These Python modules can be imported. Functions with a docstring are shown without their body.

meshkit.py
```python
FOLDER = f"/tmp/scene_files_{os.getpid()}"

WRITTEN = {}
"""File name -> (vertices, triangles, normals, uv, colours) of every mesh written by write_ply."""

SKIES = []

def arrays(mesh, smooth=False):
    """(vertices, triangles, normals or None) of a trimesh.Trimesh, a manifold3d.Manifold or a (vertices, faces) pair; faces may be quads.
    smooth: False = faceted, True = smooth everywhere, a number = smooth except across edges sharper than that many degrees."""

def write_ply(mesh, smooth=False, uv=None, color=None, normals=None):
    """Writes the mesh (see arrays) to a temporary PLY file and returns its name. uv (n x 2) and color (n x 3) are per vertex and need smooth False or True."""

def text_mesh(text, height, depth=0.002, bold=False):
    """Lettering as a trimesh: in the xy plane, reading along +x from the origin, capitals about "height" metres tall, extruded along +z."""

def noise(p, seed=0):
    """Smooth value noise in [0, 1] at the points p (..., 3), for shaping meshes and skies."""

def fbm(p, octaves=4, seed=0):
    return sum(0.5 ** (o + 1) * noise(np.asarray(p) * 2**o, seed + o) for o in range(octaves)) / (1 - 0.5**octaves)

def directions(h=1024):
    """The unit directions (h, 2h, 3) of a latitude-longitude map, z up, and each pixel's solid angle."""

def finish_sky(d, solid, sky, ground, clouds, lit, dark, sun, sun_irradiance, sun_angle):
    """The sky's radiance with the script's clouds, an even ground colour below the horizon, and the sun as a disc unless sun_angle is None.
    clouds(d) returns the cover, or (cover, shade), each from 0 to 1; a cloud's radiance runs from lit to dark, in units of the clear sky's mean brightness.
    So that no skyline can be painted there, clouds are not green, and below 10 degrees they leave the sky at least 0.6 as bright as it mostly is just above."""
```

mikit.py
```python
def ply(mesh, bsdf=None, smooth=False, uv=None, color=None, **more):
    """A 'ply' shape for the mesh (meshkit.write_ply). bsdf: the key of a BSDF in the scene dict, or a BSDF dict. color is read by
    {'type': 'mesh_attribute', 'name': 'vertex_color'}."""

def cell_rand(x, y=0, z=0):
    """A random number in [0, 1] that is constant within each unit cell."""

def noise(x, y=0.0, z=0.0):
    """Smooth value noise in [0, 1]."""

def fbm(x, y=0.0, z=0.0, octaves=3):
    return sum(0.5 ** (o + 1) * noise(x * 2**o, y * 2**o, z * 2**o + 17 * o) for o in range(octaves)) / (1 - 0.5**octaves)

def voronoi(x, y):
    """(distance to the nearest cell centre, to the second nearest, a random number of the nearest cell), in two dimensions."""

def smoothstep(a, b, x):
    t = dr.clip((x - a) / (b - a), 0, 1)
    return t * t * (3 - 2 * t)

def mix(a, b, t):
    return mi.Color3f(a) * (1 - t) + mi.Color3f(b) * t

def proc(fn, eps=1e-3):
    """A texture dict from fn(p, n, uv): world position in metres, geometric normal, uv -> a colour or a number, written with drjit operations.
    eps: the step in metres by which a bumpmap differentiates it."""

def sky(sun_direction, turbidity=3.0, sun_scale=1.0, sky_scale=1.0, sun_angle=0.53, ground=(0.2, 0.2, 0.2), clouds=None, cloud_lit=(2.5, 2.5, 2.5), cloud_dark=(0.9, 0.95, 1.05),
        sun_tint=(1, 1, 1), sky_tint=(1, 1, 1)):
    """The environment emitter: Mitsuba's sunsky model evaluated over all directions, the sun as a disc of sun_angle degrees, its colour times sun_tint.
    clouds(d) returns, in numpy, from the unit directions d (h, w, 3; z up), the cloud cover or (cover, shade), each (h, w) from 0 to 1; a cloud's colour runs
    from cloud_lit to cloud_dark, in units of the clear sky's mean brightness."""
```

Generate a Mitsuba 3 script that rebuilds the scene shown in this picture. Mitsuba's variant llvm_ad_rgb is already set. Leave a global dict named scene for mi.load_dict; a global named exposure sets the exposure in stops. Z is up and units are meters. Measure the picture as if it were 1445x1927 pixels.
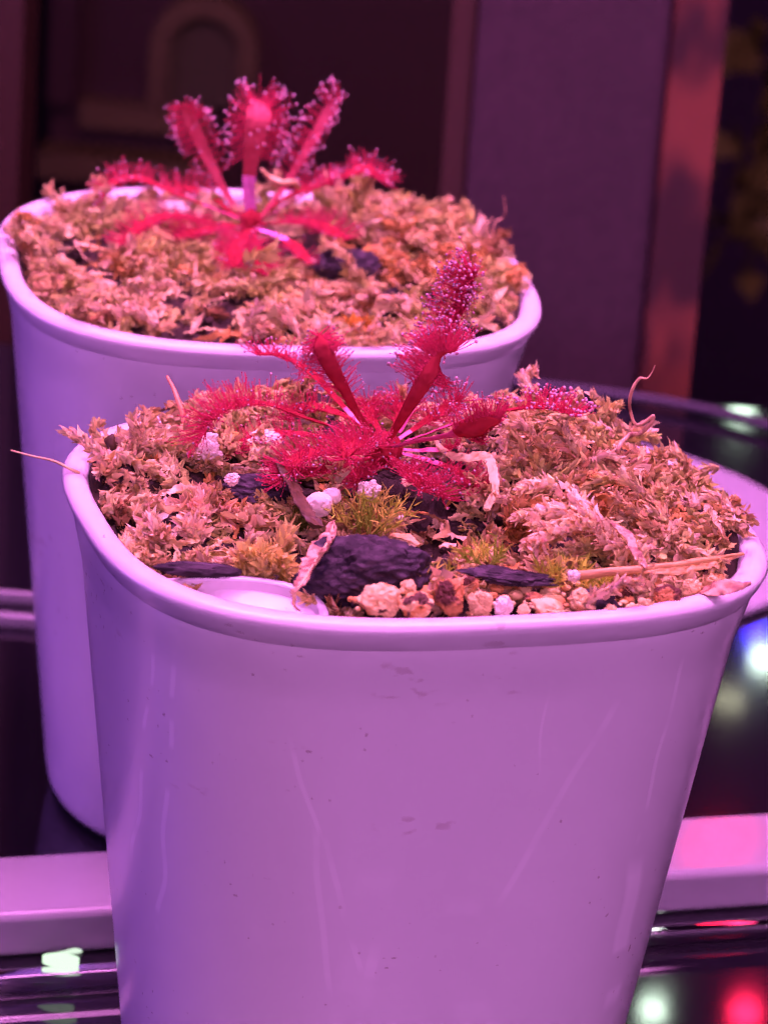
import math, random
import numpy as np, trimesh, mitsuba as mi, mikit, meshkit
import drjit as dr
from mikit import proc, noise, fbm, smoothstep, mix

# ------------------------------------------------------------------ camera, light, exposure
scene, labels = {'type': 'scene'}, {}
T = mi.ScalarTransform4f
W0, H0 = 1445, 1927                       # the photograph's own pixels, for the camera's calibration
CAM = np.array([-0.00348, -0.32001, 0.21096])
PITCH, ROLL, FPX = 0.3678, 0.08487, 5450.74
fw = np.array([0, math.cos(PITCH), -math.sin(PITCH)])
up0 = np.array([0, math.sin(PITCH), math.cos(PITCH)])
rt0 = np.array([1.0, 0, 0])
up = up0 * math.cos(ROLL) - rt0 * math.sin(ROLL)
scene['camera'] = {'type': 'thinlens', 'fov': math.degrees(2 * math.atan(W0 / 2 / FPX)), 'fov_axis': 'x',
                   'aperture_radius': 0.0013, 'focus_distance': 0.343, 'near_clip': 0.01, 'far_clip': 30.0,
                   'to_world': T().look_at(origin=CAM.tolist(), target=(CAM + fw).tolist(), up=up.tolist())}
exposure = 0.0
rng = np.random.default_rng(7)


def lamp(key, size, at, to, rgb, label, cat, upv=(0, 0, 1)):
    """a flat lamp: a shallow white housing with a glowing face"""
    m = np.array(T().look_at(origin=list(at), target=list(to), up=list(upv)).matrix)
    sx, sy = size
    face = np.array([(-sx, -sy, 0), (sx, -sy, 0), (sx, sy, 0), (-sx, sy, 0.0)]) / 2
    w = lambda p: p @ m[:3, :3].T + m[:3, 3]
    scene[key + '__diffuser'] = {**mikit.ply((w(face), np.array([(0, 1, 2), (0, 2, 3)]))), 'emitter': {'type': 'area', 'radiance': {'type': 'rgb', 'value': list(rgb)}}}
    house = trimesh.creation.box((sx * 1.06, sy * 1.06, 0.02))
    house.apply_translation((0, 0, -0.0125))
    scene[key + '__housing'] = mikit.ply((w(np.array(house.vertices)), np.array(house.faces)), 'housing_white')
    labels[key] = {'label': label, 'category': cat}


scene['housing_white'] = {'type': 'twosided', 'bsdf': {'type': 'principled', 'base_color': {'type': 'rgb', 'value': [.6, .6, .6]}, 'roughness': .5}}
lamp('grow_light', (0.36, 0.20), (0.0, 0.08, 0.42), (0.0, 0.07, 0), (22.0, 5.6, 19.5), 'pink LED grow light panel hanging flat above both pots', 'lamp', (0, 1, 0))
lamp('side_grow_light', (0.22, 0.30), (-0.50, 0.06, 0.16), (0.0, 0.05, 0.06), (2.8, .80, 6.0), 'violet grow light panel standing to the left of the pots', 'lamp')
lamp('added_room_fill', (1.1, 0.9), (0.35, -1.6, 0.95), (0.0, 0.1, 0.05), (8.3, 2.65, 8.6), 'large soft fill panel added unseen in front of the shelf', 'lamp')  # unseen fill panel, added to brighten the front walls of the pots

# ------------------------------------------------------------------ calibration helpers
cr, sr = math.cos(ROLL), math.sin(ROLL)


def ray(px, py):
    u, v = px - W0 / 2, py - H0 / 2
    a, b = cr * u + sr * v, -sr * u + cr * v
    d = fw + rt0 * a / FPX - up0 * b / FPX
    return d


def at_z(px, py, z):
    d = ray(px, py)
    return CAM + d * (z - CAM[2]) / d[2]


def at_y(px, py, y):
    d = ray(px, py)
    return CAM + d * (y - CAM[1]) / d[1]


class Pot:
    def __init__(s, x, y, yaw, tx, ty):
        s.x, s.y, s.yaw, s.tx, s.ty = x, y, yaw, tx, ty

    def w(s, P):
        """from the pot's upright frame (centred, world-aligned) to the world, with the pot's slight lean"""
        P = np.asarray(P, float)
        X, Y, Z = P[..., 0], P[..., 1], P[..., 2]
        return np.stack([s.x + X - s.tx * Z, s.y + Y - s.ty * Z, Z + s.tx * X + s.ty * Y], -1)

    def at(s, px, py, dz=0.0):
        """the point above the rim's plane by dz that the photograph shows at this pixel"""
        d = ray(px, py)
        n = np.array([-s.tx, -s.ty, 1.0])
        p0 = s.w(np.array([0, 0, POT_H + dz]))
        return CAM + d * (np.dot(p0 - CAM, n) / np.dot(d, n))

    def local(s, p):
        p = np.asarray(p, float)
        return np.stack([p[..., 0] - s.x + s.tx * POT_H, p[..., 1] - s.y + s.ty * POT_H], -1)


POT_A, POT_ASP, POT_H, POT_N, POT_NB, POT_SB = 0.04, 0.95587, 0.08841, 2.86972, 2.15, 0.75287
FRONT = Pot(0, 0, 0.32602, 0.006, -0.02546)
REAR = Pot(-0.02488, 0.10044, 0.21364, -0.00849, 0.03134)


def obj(key, mesh, bsdf, smooth=False, color=None, label=None, cat=None, group=None, kind=None):
    scene[key] = mikit.ply(mesh, bsdf, smooth=smooth, **({'color': color} if color is not None else {}))
    tag(key, label, cat, group, kind)


def tag(key, label=None, cat=None, group=None, kind=None):
    d = {k: v for k, v in (('label', label), ('category', cat), ('group', group), ('kind', kind)) if v}
    if d:
        labels.setdefault(key, {}).update(d)


used = {}


def nm(name):
    used[name] = used.get(name, -1) + 1
    return name if used[name] == 0 else f'{name}_{used[name]:03d}'


def unit(v):
    v = np.asarray(v, float)
    return v / np.maximum(np.linalg.norm(v, axis=-1, keepdims=True), 1e-12)


def spline(pts, n):
    """Catmull-Rom through the points"""
    p = np.asarray(pts, float)
    q = np.vstack([2 * p[0] - p[1], p, 2 * p[-1] - p[-2]])
    t = np.linspace(0, len(p) - 1 - 1e-9, n)
    i = t.astype(int)
    f = (t - i)[:, None]
    a, b, c, d = q[i], q[i + 1], q[i + 2], q[i + 3]
    return 0.5 * (2 * b + (c - a) * f + (2 * a - 5 * b + 4 * c - d) * f ** 2 + (3 * b - a - 3 * c + d) * f ** 3)


def frames(c, hint):
    t = unit(np.gradient(c, axis=0))
    n = hint - t * (t * hint).sum(-1, keepdims=True)
    n = unit(n)
    return t, n, np.cross(t, n)


def tube(pts, radii, sides=8, n=None, wob=0.0, seed=0):
    n = n or max(4, 3 * len(pts))
    c = spline(pts, n)
    r = np.interp(np.linspace(0, 1, n), np.linspace(0, 1, len(radii)), radii)
    t, a, b = frames(c, np.array([.31, -.42, .85]))
    th = np.arange(sides) / sides * 2 * np.pi
    v = c[:, None] + (np.cos(th)[None, :, None] * a[:, None] + np.sin(th)[None, :, None] * b[:, None]) * r[:, None, None]
    if wob:
        v = v + (np.stack([meshkit.noise(v / wob[0], seed + k) for k in range(3)], -1) - .5) * 2 * wob[1]
    v = np.vstack([v.reshape(-1, 3), c[:1], c[-1:]])
    i, j = np.meshgrid(np.arange(n - 1), np.arange(sides), indexing='ij')
    j2 = (j + 1) % sides
    f = np.stack([i * sides + j, i * sides + j2, (i + 1) * sides + j2, (i + 1) * sides + j], -1).reshape(-1, 4)
    f = np.vstack([f[:, [0, 1, 2]], f[:, [0, 2, 3]]])
    k = np.arange(sides)
    f = np.vstack([f, np.stack([k * 0 + n * sides, (k + 1) % sides, k], -1), np.stack([k * 0 + n * sides + 1, (n - 1) * sides + k, (n - 1) * sides + (k + 1) % sides], -1)])
    return v, f


def ribbon(pts, widths, hint, thick=0.0002, fold=0.0, n=30, m=7, jag=0.0, jfreq=900., bump=0.0, seed=0, twist=0.0):
    """a thin blade along the points: folded about its midrib, with uneven edges"""
    c = spline(pts, n)
    w = np.interp(np.linspace(0, 1, n), np.linspace(0, 1, len(widths)), widths)
    t, a, b = frames(c, np.asarray(hint, float))
    if twist:
        th = np.linspace(0, twist, n)[:, None]
        a, b = a * np.cos(th) + b * np.sin(th), b * np.cos(th) - a * np.sin(th)
    u = np.linspace(-1, 1, m)
    r2 = np.random.default_rng(seed)
    e = 1 + jag * (r2.random((n, 2)) * 2 - 1)
    ww = np.where(u[None] < 0, e[:, :1], e[:, 1:]) * w[:, None] / 2
    top = c[:, None] + b[:, None] * (u[None] * ww)[..., None] + a[:, None] * (np.abs(u)[None] * ww * fold)[..., None]
    if bump:
        top = top + a[:, None] * ((meshkit.fbm(top * jfreq, 3, seed) - .5) * 2 * bump)[..., None]
    off = a[:, None] * (thick * (1 - .8 * np.abs(u) ** 2))[None, :, None]
    v = np.vstack([(top + off).reshape(-1, 3), (top - off).reshape(-1, 3)])
    i, j = np.meshgrid(np.arange(n - 1), np.arange(m - 1), indexing='ij')
    q = np.stack([i * m + j, i * m + j + 1, (i + 1) * m + j + 1, (i + 1) * m + j], -1).reshape(-1, 4)
    N = n * m
    f = [q[:, ::-1], q + N]
    k = np.arange(n - 1)
    f += [np.stack([k * m, (k + 1) * m, (k + 1) * m + N, k * m + N], -1), np.stack([k * m + m - 1, k * m + m - 1 + N, (k + 1) * m + m - 1 + N, (k + 1) * m + m - 1], -1)]
    k = np.arange(m - 1)
    f += [np.stack([k, k + N, k + 1 + N, k + 1], -1), np.stack([k + (n - 1) * m, k + 1 + (n - 1) * m, k + 1 + (n - 1) * m + N, k + (n - 1) * m + N], -1)]
    f = np.vstack(f)
    return v, np.vstack([f[:, [0, 1, 2]], f[:, [0, 2, 3]]])


def join(ms):
    vs, fs, k = [], [], 0
    for v, f in ms:
        vs.append(v)
        fs.append(np.asarray(f) + k)
        k += len(v)
    return np.vstack(vs), np.vstack(fs)


ICO = {k: trimesh.creation.icosphere(k) for k in range(6)}


def rock(center, radii, sub=3, rough=.35, freq=1.6, seed=0, pits=0.0, yaw=0.0, flat=0.0, fine=.05):
    v = np.array(ICO[sub].vertices)
    d = (meshkit.fbm(v * freq + seed * 3.7, 4, seed) - .5) * 2 * rough + (meshkit.fbm(v * freq * 5 + seed, 2, seed + 9) - .5) * 2 * fine
    if pits:
        d = d - pits * np.clip(meshkit.noise(v * 4.2 + seed, seed + 5) - .62, 0, 1) * 2.5
    v = v * (1 + d)[:, None]
    if flat:
        v[:, 2] = np.tanh(v[:, 2] / flat) * flat
    v = v * np.asarray(radii)
    c, s = math.cos(yaw), math.sin(yaw)
    v = np.stack([v[:, 0] * c - v[:, 1] * s, v[:, 0] * s + v[:, 1] * c, v[:, 2]], -1)
    return v + np.asarray(center), np.array(ICO[sub].faces)


# ------------------------------------------------------------------ materials
def rgb(*v):
    return {'type': 'rgb', 'value': list(map(float, v))}


def princ(c, rough=.5, spec=.5, **k):
    return {'type': 'twosided', 'bsdf': {'type': 'principled', 'base_color': c if isinstance(c, dict) else rgb(*c), 'roughness': rough, 'specular': spec, **k}}


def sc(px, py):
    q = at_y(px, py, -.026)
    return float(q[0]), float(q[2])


PAINTED_GLINTS = [(sc(300, 1180), sc(232, 1700), .0003, 0.33), (sc(336, 1180), sc(292, 1800), .0004, 0.33), (sc(530, 1240), sc(610, 1520), .0004, 0.26), (sc(610, 1500), sc(690, 1790), .0005, 0.20),
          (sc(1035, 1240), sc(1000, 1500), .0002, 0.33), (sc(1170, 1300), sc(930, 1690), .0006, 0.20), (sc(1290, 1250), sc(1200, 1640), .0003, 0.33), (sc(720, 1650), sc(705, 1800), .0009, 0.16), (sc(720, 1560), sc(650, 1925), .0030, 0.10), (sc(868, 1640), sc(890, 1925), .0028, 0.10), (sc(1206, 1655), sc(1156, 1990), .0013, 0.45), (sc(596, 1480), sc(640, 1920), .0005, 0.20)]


def pot_color(p, n, uv):
    # dust specks and a few dark dirt smears on white plastic
    speck = smoothstep(.88, .93, noise(p.x * 1500, p.y * 1500, p.z * 1500)) * smoothstep(.54, .66, fbm(p.x * 130, p.y * 130, p.z * 130))
    smear = smoothstep(.58, .68, fbm(p.x * 500 + 3, p.y * 500, p.z * 900)) * smoothstep(.70, .78, fbm(p.x * 80 + 9, p.y * 80, p.z * 110))
    tone = fbm(p.x * 60, p.y * 60, p.z * 35)
    c = mix((.74, .73, .74), (.68, .66, .69), tone)
    c = mix(c, (.25, .16, .16), .55 * speck)
    c = mix(c, (.35, .24, .24), .35 * smear)
    for (xa_, za_), (xb_, zb_), w_, k_ in PAINTED_GLINTS:     # glossy reflection streaks painted into the front wall colour
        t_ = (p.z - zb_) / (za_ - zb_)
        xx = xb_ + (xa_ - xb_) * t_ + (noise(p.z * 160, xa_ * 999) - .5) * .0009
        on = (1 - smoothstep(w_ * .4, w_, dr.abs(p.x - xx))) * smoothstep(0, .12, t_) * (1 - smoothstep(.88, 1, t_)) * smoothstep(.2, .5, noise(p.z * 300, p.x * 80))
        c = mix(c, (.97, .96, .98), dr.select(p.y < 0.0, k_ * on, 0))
    return c


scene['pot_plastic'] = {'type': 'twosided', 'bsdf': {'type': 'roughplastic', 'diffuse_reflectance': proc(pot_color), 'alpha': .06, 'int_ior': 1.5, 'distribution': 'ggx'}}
scene['moss_bsdf'] = {'type': 'principledthin', 'base_color': {'type': 'mesh_attribute', 'name': 'vertex_color'}, 'roughness': .45, 'spec_trans': 0.0, 'diff_trans': .55}
scene['vertex_paint'] = princ({'type': 'mesh_attribute', 'name': 'vertex_color'}, .6, .35)
scene['soil_bsdf'] = princ(proc(lambda p, n, uv: mix((.010, .008, .007), (.045, .026, .016), fbm(p.x * 900, p.y * 900, p.z * 900))), .8, .2)


def red_leaf(p, n, uv):
    return mix((.32, .014, .030), (.60, .055, .085), fbm(p.x * 700, p.y * 700, p.z * 700))


scene['sundew_red'] = {'type': 'principledthin', 'base_color': proc(red_leaf), 'roughness': .35, 'diff_trans': .7, 'spec_trans': 0.0}
scene['sundew_rose'] = {'type': 'principledthin', 'base_color': proc(lambda p, n, uv: mix((.50, .05, .085), (.66, .15, .19), fbm(p.x * 500, p.y * 500, p.z * 500))), 'roughness': .35, 'diff_trans': .6, 'spec_trans': 0.0}
scene['sundew_stalk'] = princ((.62, .085, .20), .35, .5)
scene['sundew_pale'] = princ((.78, .26, .62), .35, .5)
scene['tentacle_red'] = {'type': 'principledthin', 'base_color': rgb(.58, .048, .115), 'roughness': .3, 'diff_trans': .7, 'spec_trans': 0.0}
scene['gland_red'] = princ((.46, .02, .08), .2, .8)
scene['dew_glass'] = {'type': 'blendbsdf', 'weight': .30, 'a': {'type': 'dielectric', 'int_ior': 1.36, 'ext_ior': 1.0}, 'b': princ((.98, .70, .85), .12, .9, clearcoat=1.0)}


def bark_color(p, n, uv):
    return mix((.014, .010, .014), (.062, .046, .058), smoothstep(.35, .75, fbm(p.x * 900, p.y * 900, p.z * 1500)))


scene['bark_dark'] = princ(proc(bark_color), .75, .3)
scene['bark_brown'] = princ(proc(lambda p, n, uv: mix((.10, .05, .025), (.34, .20, .10), fbm(p.x * 500, p.y * 1400, p.z * 1400))), .7, .3)


def pumice_color(p, n, uv):
    a = fbm(p.x * 420, p.y * 420, p.z * 420)
    b = smoothstep(.60, .68, fbm(p.x * 700 + 5, p.y * 700, p.z * 700))
    return mix(mix((.76, .60, .24), (.60, .32, .09), smoothstep(.50, .64, a)), (.10, .05, .03), b)


def rust_color(p, n, uv):
    a = fbm(p.x * 500, p.y * 500, p.z * 500)
    return mix((.52, .26, .08), (.09, .035, .02), smoothstep(.42, .6, a))


scene['pumice_orange'] = princ(proc(pumice_color), .8, .3)
scene['pumice_rust'] = princ(proc(rust_color), .8, .3)
scene['pumice_pale'] = princ(proc(lambda p, n, uv: mix((.76, .60, .25), (.54, .38, .14), fbm(p.x * 600, p.y * 600, p.z * 600))), .8, .3)
scene['perlite_white'] = princ(proc(lambda p, n, uv: mix((.84, .80, .62), (.68, .60, .42), fbm(p.x * 800, p.y * 800, p.z * 800))), .7, .3)
scene['straw'] = princ(proc(lambda p, n, uv: mix((.72, .50, .16), (.42, .22, .06), fbm(p.x * 200, p.y * 2500, p.z * 2500))), .5, .4)
scene['dry_leaf_brown'] = princ(proc(lambda p, n, uv: mix((.22, .10, .06), (.66, .44, .24), smoothstep(.3, .7, fbm(p.x * 1300, p.y * 1300, p.z * 500)))), .65, .35)
scene['chip_brown'] = princ(proc(lambda p, n, uv: mix((.035, .02, .008), (.13, .075, .028), fbm(p.x * 1500, p.y * 1500, p.z * 400))), .6, .35)
scene['pale_strand'] = princ(proc(lambda p, n, uv: mix((.80, .66, .30), (.58, .40, .16), fbm(p.x * 700, p.y * 700, p.z * 700))), .55, .35)
scene['amber_sliver'] = princ((.62, .26, .10), .4, .5)
scene['gloss_black'] = princ((.006, .005, .008), .06, .55)
scene['rail_white'] = {'type': 'twosided', 'bsdf': {'type': 'roughplastic', 'diffuse_reflectance': proc(lambda p, n, uv: mix((.32, .325, .34), (.25, .25, .265), fbm(p.x * 30, p.y * 30, p.z * 30))), 'alpha': .014}}
scene['plate_pale'] = {'type': 'twosided', 'bsdf': {'type': 'roughplastic', 'diffuse_reflectance': rgb(.46, .45, .50), 'alpha': .15}}
scene['strip_glass'] = {'type': 'dielectric', 'int_ior': 1.5, 'ext_ior': 1.0}
scene['grey_plastic'] = princ((.05, .045, .06), .5, .4)
scene['wall_dark'] = princ((.035, .02, .04), .8, .2)


def maroon(p, n, uv):
    return mix((.036, .017, .022), (.016, .0075, .010), .75 * fbm(p.x * 25, p.y * 25, p.z * 18) + .6 * (noise(p.x * 900, p.z * 900) - .5))


def redwood(p, n, uv):
    return mix((.125, .034, .015), (.022, .006, .005), smoothstep(.36, .64, fbm(p.x * 70, p.y * 70, p.z * 32)))


scene['board_maroon'] = princ(proc(maroon), .55, .4)
scene['board_redwood'] = princ(proc(redwood), .5, .4)
scene['wood_brown'] = princ(proc(lambda p, n, uv: mix((.105, .088, .020), (.065, .046, .011), fbm(p.x * 10, p.y * 10, p.z * 60))), .5, .4)
scene['wood_umber'] = princ((.030, .012, .005), .5, .4)
scene['grille_cloth'] = princ((.07, .066, .03), .9, .1)
scene['plant_olive'] = princ((.10, .10, .02), .6, .2)

# ------------------------------------------------------------------ setting
SH = -0.0012


def box(x0, x1, y0, y1, z0, z1, bev=0.0):
    m = trimesh.creation.box((x1 - x0, y1 - y0, z1 - z0))
    m.apply_translation(((x0 + x1) / 2, (y0 + y1) / 2, (z0 + z1) / 2))
    return np.array(m.vertices), np.array(m.faces)


def bar(p, q, d, w, z0, z1, bev=.0015):
    """a bar from p to q (ground plan), w deep towards d, with rounded long edges"""
    p, q, d = np.array(p[:2]), np.array(q[:2]), unit(np.array(d[:2]))
    prof = []
    for cx, cz, a0 in ((w - bev, z1 - bev, 0), (bev, z1 - bev, 90), (bev, z0 + bev, 180), (w - bev, z0 + bev, 270)):
        for a in range(0, 91, 18):
            prof.append((cx + bev * math.cos(math.radians(a0 + a)), cz + bev * math.sin(math.radians(a0 + a))))
    prof = np.array(prof)
    k = len(prof)
    v = np.vstack([np.column_stack([np.tile(e, (k, 1)) + prof[:, :1] * d, prof[:, 1]]) for e in (p, q)])
    i = np.arange(k)
    f = np.vstack([np.stack([i, (i + 1) % k, (i + 1) % k + k], -1), np.stack([i, (i + 1) % k + k, i + k], -1),
                   [(0, i + 1, i) for i in range(1, k - 1)], [(k, k + i, k + i + 1) for i in range(1, k - 1)]])
    return v, f


obj('shelf_top', box(-.45, .45, -.12, .318, SH - .008, SH), 'gloss_black', label='glossy black shelf top under both white pots', kind='structure')
obj('back_wall', box(-2.5, 2.5, 1.9, 1.92, -1.2, 2.0), 'wall_dark', label='unlit dark wall far behind the shelf', kind='structure')
obj('floor', box(-2.5, 2.5, -2.5, 1.9, -.82, -.8), 'wall_dark', label='dark floor below the shelf', kind='structure')

ZR = .006
a0, b0 = at_z(0, 1608, ZR), at_z(1445, 1526, ZR)      # back top edge of the rail
a1, b1 = at_z(0, 1716, ZR), at_z(1445, 1640, ZR)
dr_ = unit((b0 - a0)[:2])
pa, pb = a0[:2] - dr_ * .2, b0[:2] + dr_ * .2
nb_ = np.array([dr_[1], -dr_[0]])
wid = float(np.mean([np.dot(a1[:2] - a0[:2], nb_), np.dot(b1[:2] - b0[:2], nb_)]))
obj('shelf_rail', bar(pa, pb, nb_, wid, SH, ZR), 'rail_white', 30, label='white rail crossing the shelf between the two pots', cat='rail')
e0 = at_z(0, 1850, 0)[:2]
pe = e0 - dr_ * .2
obj('glass_strip', bar(pe, pe + dr_ * .62, nb_, .0035, SH, .0026, .0012), 'strip_glass', 30, label='clear glass strip lying on the shelf in front of the white rail', cat='glass strip')
for k, (py, w) in enumerate(((1086, .0012), (1130, .0019))):
    q = at_z(0, py, .004)[:2]
    obj(nm('back_rail'), bar(q - np.array([.3, 0]), q + np.array([.055, .0]), (0, 1), w, SH, .0012, .0005), 'rail_white', 30,
        label=('thin pale rail behind the pots, farther of two', 'thin pale rail behind the pots, nearer of two')[k], cat='rail')

# round tray with plate at the right, behind the front pot
A_, B_, C_ = (at_z(*p, .0012)[:2] for p in ((1200, 832), (1445, 922), (1400, 1145)))


def circle3(a, b, c):
    m = 2 * np.array([b - a, c - a])
    o = np.linalg.solve(m, [b @ b - a @ a, c @ c - a @ a])
    return o, np.linalg.norm(o - a)


PO, PR = circle3(A_, B_, C_)


def lathe(prof, o, n=96):
    prof = np.array(prof)
    th = np.arange(n) / n * 2 * np.pi
    k = len(prof)
    v = np.stack([o[0] + prof[:, 0][:, None] * np.cos(th), o[1] + prof[:, 0][:, None] * np.sin(th), np.repeat(prof[:, 1][:, None], n, 1)], -1).reshape(-1, 3)
    i, j = np.meshgrid(np.arange(k - 1), np.arange(n), indexing='ij')
    j2 = (j + 1) % n
    q = np.stack([i * n + j, i * n + j2, (i + 1) * n + j2, (i + 1) * n + j], -1).reshape(-1, 4)
    return v, np.vstack([q[:, [0, 1, 2]], q[:, [0, 2, 3]]])




obj('pale_round_plate', lathe([(0, SH), (PR - .002, SH), (PR, -.0004), (PR, .0006), (PR - .0006, .0012), (0, .0013)], PO), 'plate_pale', 30,
    label='round pale plate lying behind the front pot at the right', cat='plate')
obj('grey_cable', tube([at_z(*p, .001) for p in ((500, 640), (700, 676), (960, 716), (1150, 740), (1290, 762), (1445, 800), (1700, 880))], [.0011], 10, n=80), 'grey_plastic', True,
    label='thin grey cable lying in a shallow curve along the back of the shelf', cat='cable')

def lean(m, k=.018, z0=.0):
    v = np.array(m[0])
    v[:, 0] -= k * (v[:, 2] - z0)
    return v, m[1]


# board post standing at the back right
YP = .335


def zy(px, py, y):
    return at_y(px, py, y)


xl, xr, xe = (float(at_y(*p, YP)[0]) for p in ((893, 250), (1250, 250), (1350, 250)))
obj('wooden_post__panel', lean(box(xl, xr, YP, YP + .05, -.8, .4)), 'board_maroon', label='dull purple painted broad face')
obj('wooden_post__edge_strip', lean(box(xr + .0005, xe, YP - .006, YP + .05, -.8, .4)), 'board_redwood', label='reddish bare wood edge')
obj('wooden_post__groove_strip', lean(box(xl - .006, xl - .0005, YP + .004, YP + .05, -.8, .4)), 'wood_umber', label='narrow dark brown edge')
tag('wooden_post', 'broad dull purple wooden post with reddish edge behind the pots', 'post')
x2, x3 = float(at_y(0, 200, .44)[0]), float(at_y(38, 200, .44)[0])
obj('dark_post', box(x2 - .05, x3, .44, .47, -.8, .5), 'wood_umber', label='narrow dark post at the far left edge', cat='post')

# old cabinet with an arched grille, far back
YC = .75
c0 = at_y(92, 330, YC)
c1 = at_y(880, 330, YC)
s_ = lambda px, py: at_y(px, py, YC)
zb = float(s_(250, 322)[2])
obj('wooden_cabinet__case', box(c0[0], c1[0], YC, YC + .2, -.8, .35), 'wood_umber')
obj('wooden_cabinet__base_moulding', box(c0[0] - .002, float(s_(410, 300)[0]), YC - .02, YC - .0005, zb, float(s_(250, 275)[2])), 'wood_brown')
obj('wooden_cabinet__ledge', box(c0[0] + .012, float(s_(300, 200)[0]) + .02, YC - .012, YC - .0006, float(s_(250, 232)[2]), float(s_(250, 184)[2])), 'wood_brown')
obj('wooden_cabinet__side_moulding', box(c0[0], float(s_(150, 150)[0]), YC - .012, YC - .0007, float(s_(120, 184)[2]) + .0006, .35), 'wood_umber')
xa, xb, zc = float(s_(288, 90)[0]), float(s_(490, 90)[0]), float(s_(390, 82)[2])
zl = float(s_(390, 195)[2])
xm, ro = (xa + xb) / 2, (xb - xa) / 2
ri = ro - float(s_(325, 90)[0] - s_(288, 90)[0])
arch = []
for k, (r_, y0, y1) in enumerate(((ro, YC - .014, YC - .0008), (ri, YC - .006, YC - .0012))):
    a = np.linspace(0, np.pi, 40)
    po = np.column_stack([xm + r_ * np.cos(a), zc + r_ * np.sin(a)])
    po = np.vstack([po, [[xm - r_, zl], [xm + r_, zl]]])
    arch.append(po)
from shapely.geometry import Polygon


def extr(poly, y0, y1):
    m = trimesh.creation.extrude_polygon(poly, y1 - y0, engine='earcut')
    v = np.array(m.vertices)
    return np.column_stack([v[:, 0], y1 - v[:, 2], v[:, 1]]), np.array(m.faces)[:, ::1]


obj('wooden_cabinet__arch_frame', extr(Polygon(arch[0]).difference(Polygon(arch[1])), YC - .014, YC - .0008), 'wood_brown')
obj('wooden_cabinet__grille', extr(Polygon(arch[1]), YC - .006, YC - .0012), 'grille_cloth', label='dull cloth panel inside the arch')
tag('wooden_cabinet', 'old dark brown wooden cabinet with an arched frame far behind', 'cabinet')

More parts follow.
